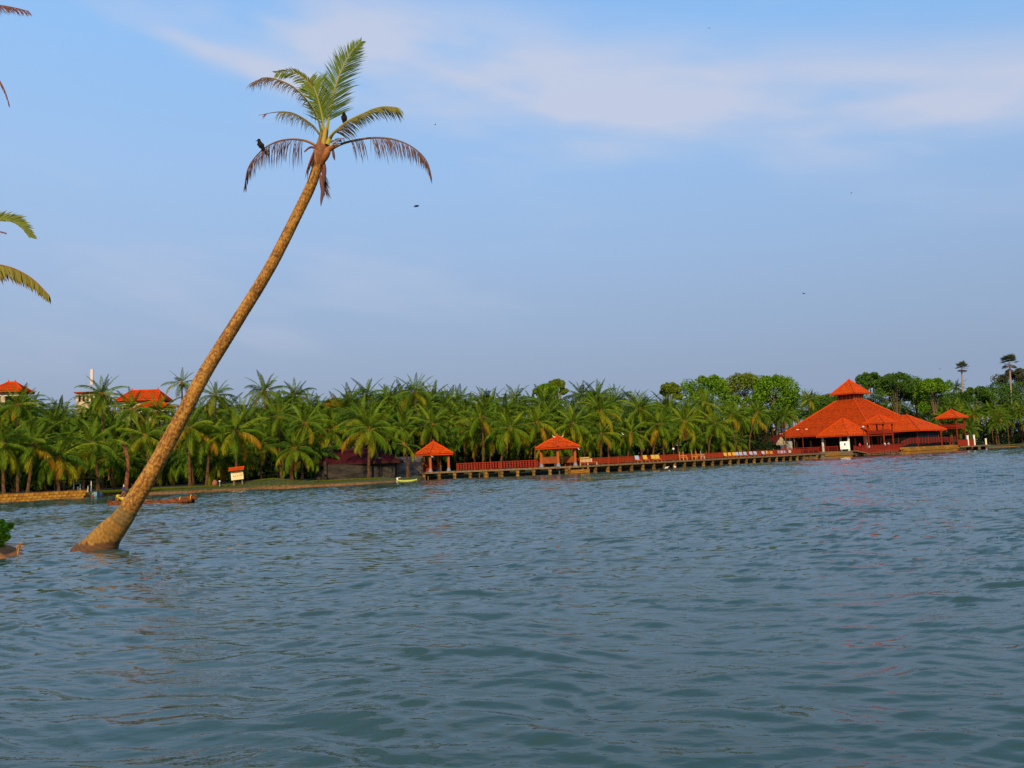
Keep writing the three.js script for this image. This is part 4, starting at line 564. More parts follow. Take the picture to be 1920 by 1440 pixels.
{
  const t = thing('leaning_coconut_palm', 'tall coconut palm leaning right out of the water in the foreground', 'palm tree', hp(182, 1032).setY(0)), o = t.position;
  const rel = (p) => p.clone().sub(o), cl = [[166, 1052], [182, 1034], [201, 1005], [228, 974], [249, 942], [287, 880], [331, 800], [384, 700], [446, 600], [507, 500], [558, 400], [585, 343], [600, 296], [607, 274]].map(([x, y]) => rel(hp(x, y)));
  const W = [[0, 38], [0.03, 33], [0.065, 25.5], [0.1, 20.5], [0.13, 17.5], [0.2, 15.2], [0.3, 13.9], [0.42, 12.8], [0.55, 11.8], [0.7, 10.8], [0.85, 10.0], [0.94, 9.6], [1, 10]], wAt = (q) => { let i = 0; while (i < W.length - 2 && q > W[i + 1][0]) i++; return lerp(W[i][1], W[i + 1][1], clamp((q - W[i][0]) / (W[i + 1][0] - W[i][0]))) * MPP; };
  const trunkCol = (q, a, c, dir) => {
    const u = Math.cos(a) * 1.2, w = Math.sin(a) * 1.2, L = q * 15, f = fbm3(u * 1.6, w * 1.6, L * 1.5, 4), g = fbm3(u * 3.5 + 9, w * 3.5, L * 7, 4) + 0.5 * fbm3(u * 0.9, w * 0.9 + 5, L * 0.8, 3), scar = Math.abs(n2(L * 2.1, 3)) < 0.045 ? 0.6 : 1, ring = Math.sin(L * 46 + 2.4 * f + 0.9 * Math.sin(a * 2)) > 0.75 + 0.3 * g ? 0.7 : 1;
    let k = mix3([0.27, 0.10, 0.010], [0.43, 0.19, 0.022], sstep(-0.15, 0.3, f + 0.5 * g)); k = mix3(k, [0.52, 0.30, 0.07], 0.6 * sstep(0.1, 0.34, g - f * 0.4)); k = mix3(k, [0.12, 0.045, 0.012], 0.75 * sstep(0.1, 0.3, -g));
    if (q < 0.16) k = mix3(k, [0.25, 0.135, 0.018], 0.6 * sstep(0.17, 0.08, q + 0.05 * f)); // greenish tan algae on the lowest metre
    if (c.y + dir.y * wAt(q) + o.y < 0.25 + 0.1 * f) k = mix3(k, [0.085, 0.030, 0.012], 0.85);   // the wet band
    if (q > 0.1 && q < 0.135 && f > 0.02) k = mix3(k, [0.13, 0.10, 0.03], 0.7);
    return k.map((v) => v * ring * scar);
  };
  mesh('trunk', sweep(cl, wAt, 620, 44, trunkCol, (q, a, L) => 1 + 0.010 * Math.sin(q * L * 46 + 0.9 * Math.sin(a * 2) + 2 * fbm2(q * 60, 3, 2)) + 0.035 * fbm3(Math.cos(a) * 1.3, Math.sin(a) * 1.3, q * 55, 3) + (q > 0.18 ? 0.03 * fbm3(Math.cos(a) * 5, Math.sin(a) * 5, q * 130, 2) : 0)), vc({ roughness: 0.92 }), t);
  const add = (name, gs, m) => { const g = Array.isArray(gs) ? mergeGeometries(gs.map((x) => { const h = x.index ? x.toNonIndexed() : x.clone(); h.deleteAttribute('uv'); return h; })) : gs; g.translate(-o.x, -o.y, -o.z); return mesh(name, g, m, t); };
  const Z = (list) => list.map(([x, y, z]) => fz(x, y, z ?? 0)), px = MPP;
  const gr = [0.100, 0.168, 0.005], gd = [0.055, 0.110, 0.005], gy = [0.20, 0.24, 0.012], yl = [0.42, 0.30, 0.025], br = [0.15, 0.055, 0.022], bp = [0.085, 0.032, 0.022], stG = () => [0.40, 0.36, 0.035];
  const hump = (q, a = 0.2, b = 0.82) => Math.pow(Math.sin(Math.PI * clamp(a + q * b * (1 - a) * 1.0)), 0.75);
  const fronds = [
    ['tall upright green frond', Z([[728, 820], [745, 700], [765, 590], [800, 440], [858, 285], [935, 150], [1005, 75]]), { n: 96, sides: [-1, 1], t0: 0.14, seed: 1, len: (q, s) => px * (s > 0 ? 52 : 48) * hump(q, 0.25) * (1 - 0.55 * sstep(0.7, 1, q)), dir: (q, s) => [0.7 + 0.5 * q, 0.95, 0, 0.12], sag: 0.10, w: 0.0155, col: (q, s, e) => mix3(mix3(gr, gd, s > 0 ? 0.8 : 0.15), gy, (s < 0 ? 0.16 : 0.03) + (q > 0.8 ? 0.3 * e : 0)), stalk: stG, r0: 0.05 }],
    ['', Z([[712, 815], [700, 700], [672, 570], [640, 465], [615, 420, -0.5], [590, 390, -0.8]]), { n: 62, t0: 0.12, seed: 2, len: (q, s) => px * 48 * hump(q, 0.25), dir: () => [0.9, 0.85, 0, 0.2], sag: 0.12, w: 0.017, col: (q, s, e) => mix3(gr, gy, 0.35 * q + 0.1 * e), stalk: stG }],
    ['', Z([[705, 820], [690, 680, -0.2], [650, 520, -0.3], [575, 390, -0.3], [465, 318, -0.2], [325, 325]]), { n: 54, t0: 0.2, seed: 3, len: (q, s) => px * (s < 0 ? 30 : 17) * hump(q, 0.25), dir: (q, s) => [0.95, s < 0 ? 0.8 : 0.6, 0, 0.3], sag: 0.16, w: 0.019, col: (q, s, e) => mix3(mix3(gr, gy, 0.65), s > 0 ? br : gy, e * 0.6), stalk: () => [0.36, 0.33, 0.03] }],
    ['', Z([[690, 800], [650, 660, 0.3], [570, 535, 0.5], [465, 435, 0.6], [355, 382, 0.6], [250, 362, 0.5], [150, 398, 0.4]]), { n: 62, t0: 0.18, seed: 4, len: (q, s) => px * (36 + 4 * s) * hump(q, 0.35, 0.7), dir: (q, s) => [0.55, 0.15 * s, 0.75, 0.45], sag: 0.7, w: 0.013, curl: 2, col: (q, s, e) => mix3(mix3(gy, yl, q), [0.13, 0.06, 0.045], e > 0.4 ? 0.85 : 0.15), stalk: (q) => mix3([0.34, 0.31, 0.03], yl, q) }],
    ['', Z([[680, 820], [620, 745], [540, 685], [460, 645], [385, 634], [300, 640], [190, 662]]), { n: 50, t0: 0.12, seed: 5, gap: (q, r) => q > 0.66 && r() < 0.82, len: (q) => px * (31 - 6 * q) * (0.65 + 0.35 * hump(q)), dir: (q, s) => [0.5, 0.1 * s, 0.75, 0.5], sag: 0.6, w: 0.014, curl: 1.6, col: (q, s, e) => mix3(mix3([0.15, 0.17, 0.015], yl, 0.5 * q), br, q > 0.68 ? 1 : e * 0.85), stalk: (q) => mix3([0.24, 0.22, 0.03], [0.20, 0.06, 0.035], q) }],
    ['dry brown frond drooping on the left with the crow on it', Z([[650, 905], [600, 878], [540, 858], [440, 852], [345, 868], [255, 910], [170, 985], [105, 1085], [80, 1220]]), { n: 70, t0: 0.14, seed: 6, len: (q) => px * 60 * Math.pow(clamp(1.12 - q), 0.6), dir: () => [0.18, 0, 1, 0.35], sag: 1.0, w: 0.009, gap: (q, r) => r() < 0.12, curl: 0.7, col: (q, s, e) => mix3(br, bp, 0.4 + 0.6 * e), stalk: (q) => mix3([0.36, 0.17, 0.04], [0.13, 0.05, 0.03], q), r0: 0.04 }],
    ['olive frond on the right with browned tips', Z([[737, 885], [760, 835, 0.2], [810, 780, 0.4], [900, 708, 0.5], [1020, 648, 0.5], [1100, 612, 0.5], [1185, 592, 0.4], [1290, 598, 0.4]]), { n: 76, t0: 0.2, seed: 7, len: (q) => px * (33 + 7 * Math.sin(q * 9)) * (0.6 + 0.4 * hump(q, 0.2, 0.9)), dir: (q, s) => [0.65, 0.1 * s, 0.65, 0.55], sag: 0.4, w: 0.016, curl: 1.4, col: (q, s, e) => mix3(q < 0.38 ? [0.12, 0.085, 0.015] : [0.22, 0.21, 0.015], br, e > 0.7 ? 0.9 : 0.1), stalk: (q) => mix3([0.34, 0.31, 0.03], yl, q), r0: 0.045 }],
    ['dry brown frond drooping far out on the right', Z([[745, 950], [790, 918], [860, 885], [950, 862], [1100, 840], [1250, 850], [1385, 898], [1490, 978], [1535, 1045], [1560, 1130]]), { n: 86, t0: 0.2, seed: 8, len: (q) => px * 60 * Math.pow(clamp(1.14 - q), 0.62) * (q < 0.3 ? 0.8 : 1), dir: () => [0.2, 0, 1, 0.35], sag: 1.0, w: 0.009, gap: (q, r) => (q < 0.36 && q > 0.3) || r() < 0.08, curl: 0.7, col: (q, s, e) => mix3(mix3(br, [0.24, 0.10, 0.03], q < 0.55 ? 0.5 : 0), bp, 0.7 * e), stalk: (q) => mix3([0.38, 0.22, 0.04], [0.15, 0.055, 0.03], q), r0: 0.045 }],
    ['', Z([[655, 905], [610, 990, 0.3], [585, 1060, 0.3], [572, 1110, 0.3]]), { n: 18, t0: 0.2, seed: 9, len: () => px * 16, dir: () => [0.5, 0.1, 0.9, 0.4], sag: 0.5, w: 0.012, col: () => [0.24, 0.075, 0.04], stalk: () => [0.28, 0.1, 0.04], r0: 0.03 }],
    ['dead shreds hanging under the crown', Z([[690, 1010], [690, 1080], [700, 1160], [703, 1230]]), { n: 24, t0: 0.4, seed: 10, len: (q) => px * 28, dir: (q, s, r) => [0.55, 0.5 * r() + 0.05, 0.5, 0.3], sides: [-1, -1], sag: 0.25, w: 0.008, col: () => bp, stalk: () => [0.2, 0.06, 0.04], r0: 0.03 }],
    ['', Z([[740, 880], [790, 862], [820, 850], [870, 846]]), { n: 9, t0: 0.1, seed: 12, len: () => px * 15, dir: (q, s) => [0.6, 0.5, 0.3, 0.4], sag: 0.4, w: 0.008, col: () => br, stalk: () => br, r0: 0.012 }],
  ];
  for (const [label, pts, s] of fronds) { const m = add('frond', bladeFrond(pts, s), M.heroLeaf); if (label) m.userData.label = label; }
  // sheaths, stalk bases and hanging blades
  const bulb = (list, r, c0, c1, n = 26, k = 10, sd = 1) => sweep(list, r, n, k, (q, a) => mix3(c0, c1, clamp(0.5 + 0.9 * fbm3(Math.cos(a) * 2 + sd, Math.sin(a) * 2, q * 9, 3))), (q, a) => 1 + 0.22 * fbm3(Math.cos(a) * 1.7 + sd, Math.sin(a) * 1.7, q * 6, 3));
  add('leaf_sheath', [bulb(Z([[640, 1075], [665, 1010], [690, 940], [712, 870], [722, 800]]), (q) => px * (9.4 + 5.2 * Math.sin(Math.PI * clamp(q * 1.15)) - 5 * q * q), [0.30, 0.095, 0.014], [0.10, 0.035, 0.012], 34, 16)], M.vcol);
  add('leaf_sheath', [bulb(Z([[690, 1050, 0.1], [720, 985, 0.22], [745, 935, 0.2], [790, 905, 0.1]]), (q) => px * (2 + 4.6 * Math.sin(Math.PI * clamp(0.15 + q * 0.8))), [0.40, 0.13, 0.015], [0.17, 0.055, 0.012], 24, 12, 4)], M.vcol).userData.label = 'torn orange leaf base on the right of the crown';
  for (const [list, r0, c] of [[[[665, 900], [680, 840], [690, 780]], 5, [0.20, 0.13, 0.03]], [[[700, 900, .1], [715, 820, .1], [728, 760, .1]], 5.5, [0.40, 0.26, 0.03]], [[[735, 895, .15], [765, 830, .15], [800, 785, .2]], 5, [0.34, 0.30, 0.03]], [[[650, 925, .1], [600, 915], [552, 952]], 3, [0.16, 0.05, 0.04]]]) add('leaf_stalk', sweep(Z(list), (q) => px * r0 * (1 - 0.55 * q), 10, 7, () => c), M.vcol);
  for (const [list, r0, c] of [[[[705, 1020, .1], [712, 1090, .1], [705, 1180, .1], [700, 1240, .1]], 4.2, [0.12, 0.035, 0.02]], [[[680, 1130, .15], [690, 1200, .15], [700, 1260, .12], [690, 1330, .1], [684, 1385, .1]], 4.0, [0.15, 0.05, 0.03]], [[[780, 930, .1], [785, 970, .1], [795, 1022, .1]], 2.6, [0.10, 0.03, 0.03]], [[[640, 930, .15], [640, 1000, .2], [655, 1070, .18]], 1.6, [0.34, 0.15, 0.05]]]) add('dry_spathe', sweep(Z(list), (q) => px * r0 * Math.sin(Math.PI * clamp(0.12 + 0.87 * q)) ** 0.8, 14, 6, () => c), M.vcol);
  { const r = rng(4), g = []; for (let i = 0; i < 9; i++) { const a = fz(770, 905, 0.2), b = fz(800 + 45 * r(), 840 + 60 * r(), 0.3 * r()); g.push(sweep([a, a.clone().lerp(b, 0.6).add(V(0, 0.04, 0)), b], () => 0.008, 5, 4, () => [0.30, 0.2, 0.08])); g.push(new THREE.SphereGeometry(0.03, 6, 5).translate(b.x, b.y, b.z).toNonIndexed()); } for (const x of g) if (!x.attributes.color) x.setAttribute('color', new THREE.Float32BufferAttribute(new Float32Array(x.attributes.position.count * 3).fill(0.2), 3)); add('flower_spray', g, M.vcol); }
  // twigs at the foot
  for (const [a, b, c] of [[[149, 1028], [150, 1015], [150, 1003]], [[141, 1034], [138, 1027], [135, 1022]], [[147, 1030], [144, 1018], [141, 1009]]]) { const tw = thing('twig', c[0] > 148 ? 'taller bare twig standing at the foot of the leaning palm' : c[0] < 137 ? 'lowest leaning twig left of the leaning palm foot' : 'thin bent twig at the foot of the leaning palm', 'twig', hp(...a, 0.2)); mesh('stem', sweep([a, b, c].map((p) => hp(...p, 0.2).sub(tw.position)).map((v, i) => (i ? v : v.add(V(0, -0.2, 0)))), (q) => 0.014 * (1 - 0.6 * q), 6, 5), M.bark, tw); }
}
// smooth bodies from tapered bones
function body(bones, cells = 40, k = 0.04) {
  const lo = V(1e9, 1e9, 1e9), hi = lo.clone().negate(); for (const [a, b, r0, r1] of bones) for (const [p, r] of [[a, r0], [b, r1]]) { lo.min(p.clone().subScalar(r * 1.4 + k)); hi.max(p.clone().addScalar(r * 1.4 + k)); }
  const c = lo.clone().add(hi).multiplyScalar(0.5), s = Math.max(hi.x - lo.x, hi.y - lo.y, hi.z - lo.z) / 2 * 1.12, mc = new MarchingCubes(cells, M.skin, false, false, 60000); mc.isolation = 0; const p = V(0, 0, 0), ba = V(0, 0, 0), pa = V(0, 0, 0);
  for (let z = 0; z < cells; z++) for (let y = 0; y < cells; y++) for (let x = 0; x < cells; x++) {
    p.set((x - cells / 2) / (cells / 2) * s + c.x, (y - cells / 2) / (cells / 2) * s + c.y, (z - cells / 2) / (cells / 2) * s + c.z); let d = 1e9;
    for (const [a, b, r0, r1] of bones) { ba.subVectors(b, a); pa.subVectors(p, a); const t = clamp(pa.dot(ba) / Math.max(1e-9, ba.lengthSq())), e = pa.addScaledVector(ba, -t).length() - lerp(r0, r1, t), h = clamp(0.5 + 0.5 * (d - e) / k); d = d > 1e8 ? e : lerp(d, e, h) - k * h * (1 - h); }
    mc.field[x + y * cells + z * cells * cells] = -d;
  }
  mc.update(); const n = mc.count, P = mc.positionArray.slice(0, n * 3), N = mc.normalArray.slice(0, n * 3); for (let i = 0; i < n; i++) { P[i * 3] = P[i * 3] * s + c.x; P[i * 3 + 1] = P[i * 3 + 1] * s + c.y; P[i * 3 + 2] = P[i * 3 + 2] * s + c.z; }
  const g = new THREE.BufferGeometry(); g.setAttribute('position', new THREE.BufferAttribute(P, 3)); g.setAttribute('normal', new THREE.BufferAttribute(N, 3)); return g;
}
{ // two crows
  const crow = (label, head, beak, chest, rump, tail, w, face) => {
    const t = thing('crow', label, 'crow', chest, 0, 'crows perched on the leaning palm'), R = (p) => p.clone().sub(chest), b = chest.clone().lerp(rump, 0.45), k = MPP * w;
    mesh('body', body([[R(chest), R(b), k * 0.74, k], [R(b), R(rump), k, k * 0.55], [R(head), R(chest), k * 0.52, k * 0.7], [R(rump), R(rump.clone().lerp(tail, 0.35)), k * 0.5, k * 0.3]], 36, 0.03), mat([0.022, 0.014, 0.012], 0.95), t);
    mesh('head', body([[R(head), R(head.clone().lerp(beak, 0.15)), k * 0.56, k * 0.44]], 20, 0.01), M.black, t);
    mesh('beak', sweep([R(head.clone().lerp(beak, 0.35)), R(head.clone().lerp(beak, 0.7)), R(beak)], (q) => k * 0.24 * (1 - 0.9 * q), 8, 7), M.black, t);
    mesh('tail', sweep([R(rump), R(rump.clone().lerp(tail, 0.5)), R(tail)], (q) => k * (0.42 + 0.1 * q) * (q > 0.95 ? 0.6 : 1), 8, 6), mat([0.02, 0.011, 0.010], 0.95), t);
    for (const s of [-1, 1]) { const side = V(s * k * 0.72, 0, face ? k * 0.2 : k * 0.4 * s); mesh('wing', body([[R(chest).add(side).add(V(0, -k * 0.3, 0)), R(rump).addScaledVector(side, 0.6), k * 0.4, k * 0.28], [R(rump).addScaledVector(side, 0.6), R(rump.clone().lerp(tail, 0.45)).addScaledVector(side, 0.3), k * 0.28, k * 0.1]], 24, 0.02), M.black, t); mesh('leg', sweep([R(b.clone().lerp(rump, 0.4)).add(V(s * k * 0.3, 0, 0)), R(b.clone().lerp(rump, 0.6)).add(V(s * k * 0.3, -k * 1.5, 0))], () => k * 0.09, 4, 5), M.black, t); }
  };
  crow('dark crow looking left on the drooping dry frond at the left of the crown', hp(485.6, 262.8, .12), hp(478.4, 264.8, .12), hp(487, 268.5, .1), hp(493.4, 278.5, .08), hp(501.5, 291, .06), 5.3, false);
  crow('dark crow perched upright on the right frond beside the tall green frond', hp(645, 213, .5), hp(643.2, 213.6, .66), hp(645.2, 217.5, .48), hp(645.8, 228.5, .46), hp(645.2, 238, .3), 5.2, true);
}
// ------------------------------------------------------------------ palms just outside the left edge, the islet and its bush
{
  const near = (label, cx, cy, d, gx, fr, seed) => {
    const c = at(cx, cy, d), b = at(gx, 1060, d).setY(0.2), t = thing('coconut_palm', label, 'palm tree', b), o = b, m2 = d / F;
    mesh('trunk', sweep([V(0, -0.5, 0), c.clone().sub(o).multiplyScalar(0.5).add(V(-0.3, 0, 0)), c.clone().sub(o)], (q) => 0.22 - 0.07 * q, 60, 14, (q, a) => mix3([0.30, 0.165, 0.042], [0.45, 0.285, 0.085], clamp(0.5 + fbm3(Math.cos(a) * 2, Math.sin(a) * 2, q * 30, 3))), barkRing), M.vcol, t);
    const put = (pts, s) => { const gs = bladeFrond(pts, s).map((g) => { const h = g.index ? g.toNonIndexed() : g; h.deleteAttribute('uv'); return h; }), g = mergeGeometries(gs); g.translate(-o.x, -o.y, -o.z); mesh('frond', g, M.heroLeaf, t); };
    for (const [list, s] of fr) put(list.map(([x, y, z]) => at(x, y, d - (z ?? 0))), s(m2));
    const r = rng(seed); for (let i = 0; i < 9; i++) { const a = 2.0 + i * 0.42 + 0.2 * r(), el = 0.9 - 0.22 * (i % 5), L = 3, dir = V(Math.cos(a) * Math.cos(el) - 0.55, Math.sin(el), Math.sin(a) * Math.cos(el)).normalize(); if (dir.x > -0.1) dir.x = -0.4; const p = [0, 0.3, 0.6, 1].map((q) => c.clone().addScaledVector(dir, L * q).add(V(0, -1.5 * q * q, 0))); put(p, { n: 40, seed: seed + i, t0: 0.15, len: (q) => 0.6 * Math.sin(Math.PI * clamp(0.2 + 0.75 * q)), dir: (q, s) => [0.7, 0.5, 0.4, 0.5], sag: 0.4, w: 0.018, col: (q, s, e) => mix3([0.09, 0.15, 0.01], [0.28, 0.22, 0.02], 0.4 * e + 0.3 * r()), stalk: () => [0.36, 0.3, 0.03] }); }
  };
  const dry = (sd, len, ang) => (m) => ({ n: 60, t0: 0.15, seed: sd, len: (q) => m * len * Math.pow(clamp(1.12 - q), 0.5), dir: () => ang ?? [0.75, 0.1, 0.7, 0.2], sag: 0.35, w: 0.010, col: (q, s, e) => mix3([0.24, 0.07, 0.025], [0.09, 0.035, 0.035], e), stalk: (q) => mix3([0.5, 0.33, 0.05], [0.22, 0.05, 0.04], q) });
  near('coconut palm off the left edge with dry frond tips at the top corner', -150, 75, 21, -170, [[[[-150, 75], [-90, 25], [-40, 10], [0, 10], [30, 15], [54, 21]], dry(40, 48)], [[[-150, 80], [-80, 70], [-30, 110], [0, 152], [10, 172], [17, 194]], dry(41, 30, [0.8, 0, 0.9, 0.2])]], 61);
  near('coconut palm off the left edge with two green frond tips in view', -130, 480, 23.5, -190, [
    [[[-130, 470], [-70, 430], [-20, 414], [20, 413], [40, 424], [57, 444]], (m) => ({ n: 84, t0: 0.2, seed: 44, len: (q, s) => m * (s < 0 ? 46 : 14) * Math.pow(clamp(1.1 - q), 0.5), dir: (q, s) => [0.95, s < 0 ? 0.62 : 0.4, 0, 0.2], sag: 0.07, w: 0.024, col: (q, s, e) => mix3([0.13, 0.19, 0.012], [0.22, 0.22, 0.03], e), stalk: () => [0.30, 0.26, 0.02] })],
    [[[-130, 488], [-60, 490], [-10, 495], [25, 503], [60, 522], [92, 553]], (m) => ({ n: 90, t0: 0.2, seed: 45, len: (q, s) => m * 52 * Math.pow(clamp(1.12 - q), 0.5), dir: (q, s) => [0.62, 0.3 * s, 0.75, 0.3], sag: 0.3, w: 0.023, curl: 1.5, col: (q, s, e) => mix3([0.24, 0.22, 0.012], [0.22, 0.07, 0.04], e > 0.7 ? 0.8 : 0.1), stalk: (q) => mix3([0.36, 0.2, 0.03], [0.36, 0.12, 0.03], q) })],
    [[[-130, 485], [-60, 450], [-20, 436], [0, 434], [12, 437]], dry(46, 12)]], 71);
  const c = place(-58, 24.6), P = [], I = [], Cc = []; const nr = 14, na = 40; for (let i = 0; i <= nr; i++) for (let j = 0; j <= na; j++) { const q = i / nr, a = j / na * 2 * Math.PI, rr = q * (1 + 0.16 * n2(Math.cos(a) * 1.4, Math.sin(a) * 1.4)); const x = Math.cos(a) * rr * 2.1 - 2.5, z = Math.sin(a) * rr * 1.7; P.push(x, 0.62 * (1 - q ** 2.4) - 0.16 + 0.12 * fbm2(x * 1.2, z * 1.2, 4) * (1 - q), z); const v = 0.7 + 0.6 * fbm2(x * 3, z * 3, 4) + 0.3; Cc.push(...mix3([0.13, 0.04, 0.015], [0.40, 0.16, 0.02], clamp(v - 0.5)).map((k) => k)); }
  for (let i = 0; i < nr; i++) for (let j = 0; j < na; j++) { const a = i * (na + 1) + j, b = a + na + 1; I.push(a, a + 1, b, a + 1, b + 1, b); }
  const g = new THREE.BufferGeometry(); g.setAttribute('position', new THREE.Float32BufferAttribute(P, 3)); g.setAttribute('color', new THREE.Float32BufferAttribute(Cc, 3)); g.setIndex(I); g.computeVertexNormals(); const isl = struct('mud_islet', g, vc({ side: THREE.DoubleSide, roughness: 0.95 })); isl.position.set(c.x + 2.0, 0, c.z);
  const bc = at(-20, 1012, 24.9), b = thing('shrub', 'small bright green shrub on the mud islet at the left edge', 'shrub', [bc.x, 0.1, bc.z]), r = rng(19), cl = []; for (let i = 0; i < 14; i++) { const p = at(-42 + 52 * r(), 985 + 34 * r(), 24.9 + 0.5 * (r() - 0.5)); cl.push([p.x - bc.x, p.y - 0.1, p.z - bc.z, 0.15 + 0.07 * r()]); } cl.push([0.25, 0.42, 0, 0.2], [0.42, 0.36, 0.1, 0.15], [-0.1, 0.72, 0, 0.22], [0.3, 0.18, 0.1, 0.14]);
  for (let i = 0; i < 12; i++) { const a = r() * 3 - 0.6, q = 0.5 + 0.25 * r(); cl.push([0.12 + Math.cos(a) * q * 0.8, 0.45 + 0.55 * Math.sin(a) * q, 0.3 * (r() - 0.5), 0.05 + 0.06 * r()]); }
  mesh('foliage', leafCloud(r, cl, 74, 0.06, [[0.15, 0.29, 0.010], [0.20, 0.33, 0.012]]), M.leaf, b); mesh('stem', [0, 1, 2, 3, 4].map((i) => sweep([V(0.03 * i, -0.1, 0), V(0.1 * (i - 2), 0.35, 0.05), V(0.17 * (i - 2), 0.65, 0)], () => 0.012, 6, 5)), M.bark, b);
  const wd = thing('dry_weed', 'small dry orange weed right of the shrub on the islet', 'weed', at(33, 1035, 24.8).setY(0)); mesh('stem', [[6, 0.42], [2, 0.3], [-2, 0.22]].map(([x, h]) => sweep([V(0, -0.05, 0), V(x * 0.01, h * 0.6, 0), V(x * 0.022, h, 0)], () => 0.008, 5, 4)), mat([0.42, 0.22, 0.05], 0.9), wd); mesh('seed_head', leafCloud(rng(6), [[0.1, 0.2, 0, 0.06], [0.04, 0.25, 0, 0.05]], 14, 0.035, [[0.5, 0.2, 0.04], [0.4, 0.18, 0.05]]), M.leaf, wd);
}
// ------------------------------------------------------------------ furniture on the jetty
{
  const along = (px, back) => { let lo = 0, hi = 1, a = JB, b = JC; for (let i = 0; i < 30; i++) { const m = (lo + hi) / 2, p = a.clone().lerp(b, m).addScaledVector(nBC, back); pix(p)[0] < px ? lo = m : hi = m; } return a.clone().lerp(b, lo).addScaledVector(nBC, back).setY(DECK); };
  const face = Math.atan2(-nBC.x, -nBC.z);
  const proto = (() => { const t = new THREE.Group(); mesh('frame', [bx(0.07, 0.07, 1.9, -0.31, 0.3, 0.1), bx(0.07, 0.07, 1.9, 0.31, 0.3, 0.1), bx(0.69, 0.06, 0.07, 0, 0.3, 1.08)], M.chairWood, t); for (const [x, z] of [[-0.31, 0.95], [0.31, 0.95], [-0.31, -0.7], [0.31, -0.7]]) mesh('leg', bx(0.08, 0.28, 0.08, x, 0.14, z), M.chairWood, t); mesh('seat', bx(0.62, 0.06, 1.25, 0, 0.37, 0.4), M.redWood, t); const g = bx(0.6, 0.8, 0.11, 0, 0.42, 0); g.rotateX(-0.72).translate(0, 0.36, -0.24); mesh('backrest', g, M.paleCushion, t); mesh('strut', bar(V(-0.26, 0.3, -0.75), V(-0.26, 0.85, -0.6), 0.05), M.chairWood, t); mesh('strut', bar(V(0.26, 0.3, -0.75), V(0.26, 0.85, -0.6), 0.05), M.chairWood, t); return t; })();
  const list = [[1197, 'b', 'pale blue sun lounger first from the left on the jetty'], [1212, 'y', 'yellow sun lounger second from the left on the jetty'], [1227, 'y', 'yellow sun lounger left one of the pair by the globe lamp'], [1235, 'y', 'yellow sun lounger right one of the pair by the globe lamp'], [1362, 'y', 'yellow sun lounger leftmost of the long lounger row'], [1370, 'y', 'yellow sun lounger second in the long lounger row'], [1378, 'y', 'yellow sun lounger third in the long row beside the blue ones'], [1384, 'b', 'blue sun lounger leftmost blue one of the long row'], [1391, 'b', 'blue sun lounger second blue one of the long row'], [1399, 'b', 'blue sun lounger third blue one of the long row'], [1410, 'b', 'blue sun lounger fourth blue one below the small maroon house'], [1418, 'b', 'blue sun lounger fifth blue one below the small maroon house'], [1433, 'b', 'blue sun lounger directly left of the two late yellow ones'], [1441, 'y', 'bright yellow sun lounger below the white wall of the hall'], [1448, 'y', 'paler yellow sun lounger right of the bright yellow one'], [1463, 'b', 'blue sun lounger left of the pinkish one near the hall'], [1467.5, 'p', 'pinkish sun lounger near the hall'], [1474, 'b', 'blue sun lounger right of the pinkish one near the hall'], [1483, 'w', 'pale sun lounger last on the right of the row']];
  for (const [px, c, label] of list) { const o = proto.clone(); o.name = numbered('sun_lounger'); scene.add(o); o.position.copy(along(px, 2.6)); o.rotation.y = Math.atan2(-o.position.x, -o.position.z) + 0.22; const m = { y: M.yellowCushion, b: M.blueCushion, w: M.paleCushion, p: M.pinkCushion }[c]; o.traverse((k) => { if (k.name === 'backrest') k.material = m; }); o.scale.setScalar(px < 1300 ? 1.1 : 0.95); tag(o, label, 'sun lounger', 'sun loungers on the jetty'); }
  const chair = (label, px, m) => { const t = thing('garden_chair', label, 'chair', along(px, 2.8), face + 0.5, 'garden chairs on the jetty'); mesh('seat', bx(0.6, 0.07, 0.6, 0, 0.5, 0), m, t); mesh('backrest', bx(0.6, 0.85, 0.07, 0, 0.98, -0.31), m, t); for (const [x, z] of [[-0.27, 0.27], [0.27, 0.27], [-0.27, -0.27], [0.27, -0.27]]) mesh('leg', bx(0.07, 0.48, 0.07, x, 0.24, z), m, t); for (const s of [-1, 1]) mesh('armrest', bx(0.07, 0.06, 0.55, s * 0.31, 0.76, -0.02), m, t); t.scale.setScalar(1.05); };
  chair('orange garden chair left one of the close pair', 1279, M.orangePlastic); chair('orange garden chair right one of the close pair', 1286, M.orangePlastic); chair('pale orange garden chair left of the table', 1302, M.yellowCushion); chair('orange garden chair in the middle turned sideways', 1310, M.orangePlastic); chair('whitish orange garden chair rightmost on the jetty', 1319, M.paleCushion);
  const tb = thing('garden_table', 'low red wooden table between the garden chairs', 'table', along(1314, 2.0), face); mesh('tabletop', bx(1.2, 0.07, 0.8, 0, 0.7, 0), M.orangeWood, tb); for (const [x, z] of [[-0.5, 0.3], [0.5, 0.3], [-0.5, -0.3], [0.5, -0.3]]) mesh('leg', bx(0.08, 0.68, 0.08, x, 0.34, z), M.orangeWood, tb);
  const bench = thing('slatted_bench', 'pale slatted wooden bench right of the larger gazebo', 'bench', place(1099, 125.5, DECK), -0.2); for (let i = 0; i < 9; i++) mesh('slat', bx(0.14, 0.55, 0.05, (i - 4) * 0.2, 0.72, -0.25), M.creamWall, bench); mesh('seat', bx(2.6, 0.08, 0.6, 0.4, 0.45, 0.05), M.chairWood, bench); mesh('top_cushion', bx(1.4, 0.2, 0.3, -0.2, 1.1, -0.27), M.yellowCushion, bench); for (const x of [-0.8, 0.3, 1.6]) mesh('leg', bx(0.1, 0.42, 0.5, x, 0.21, 0.05), M.creamWall, bench);
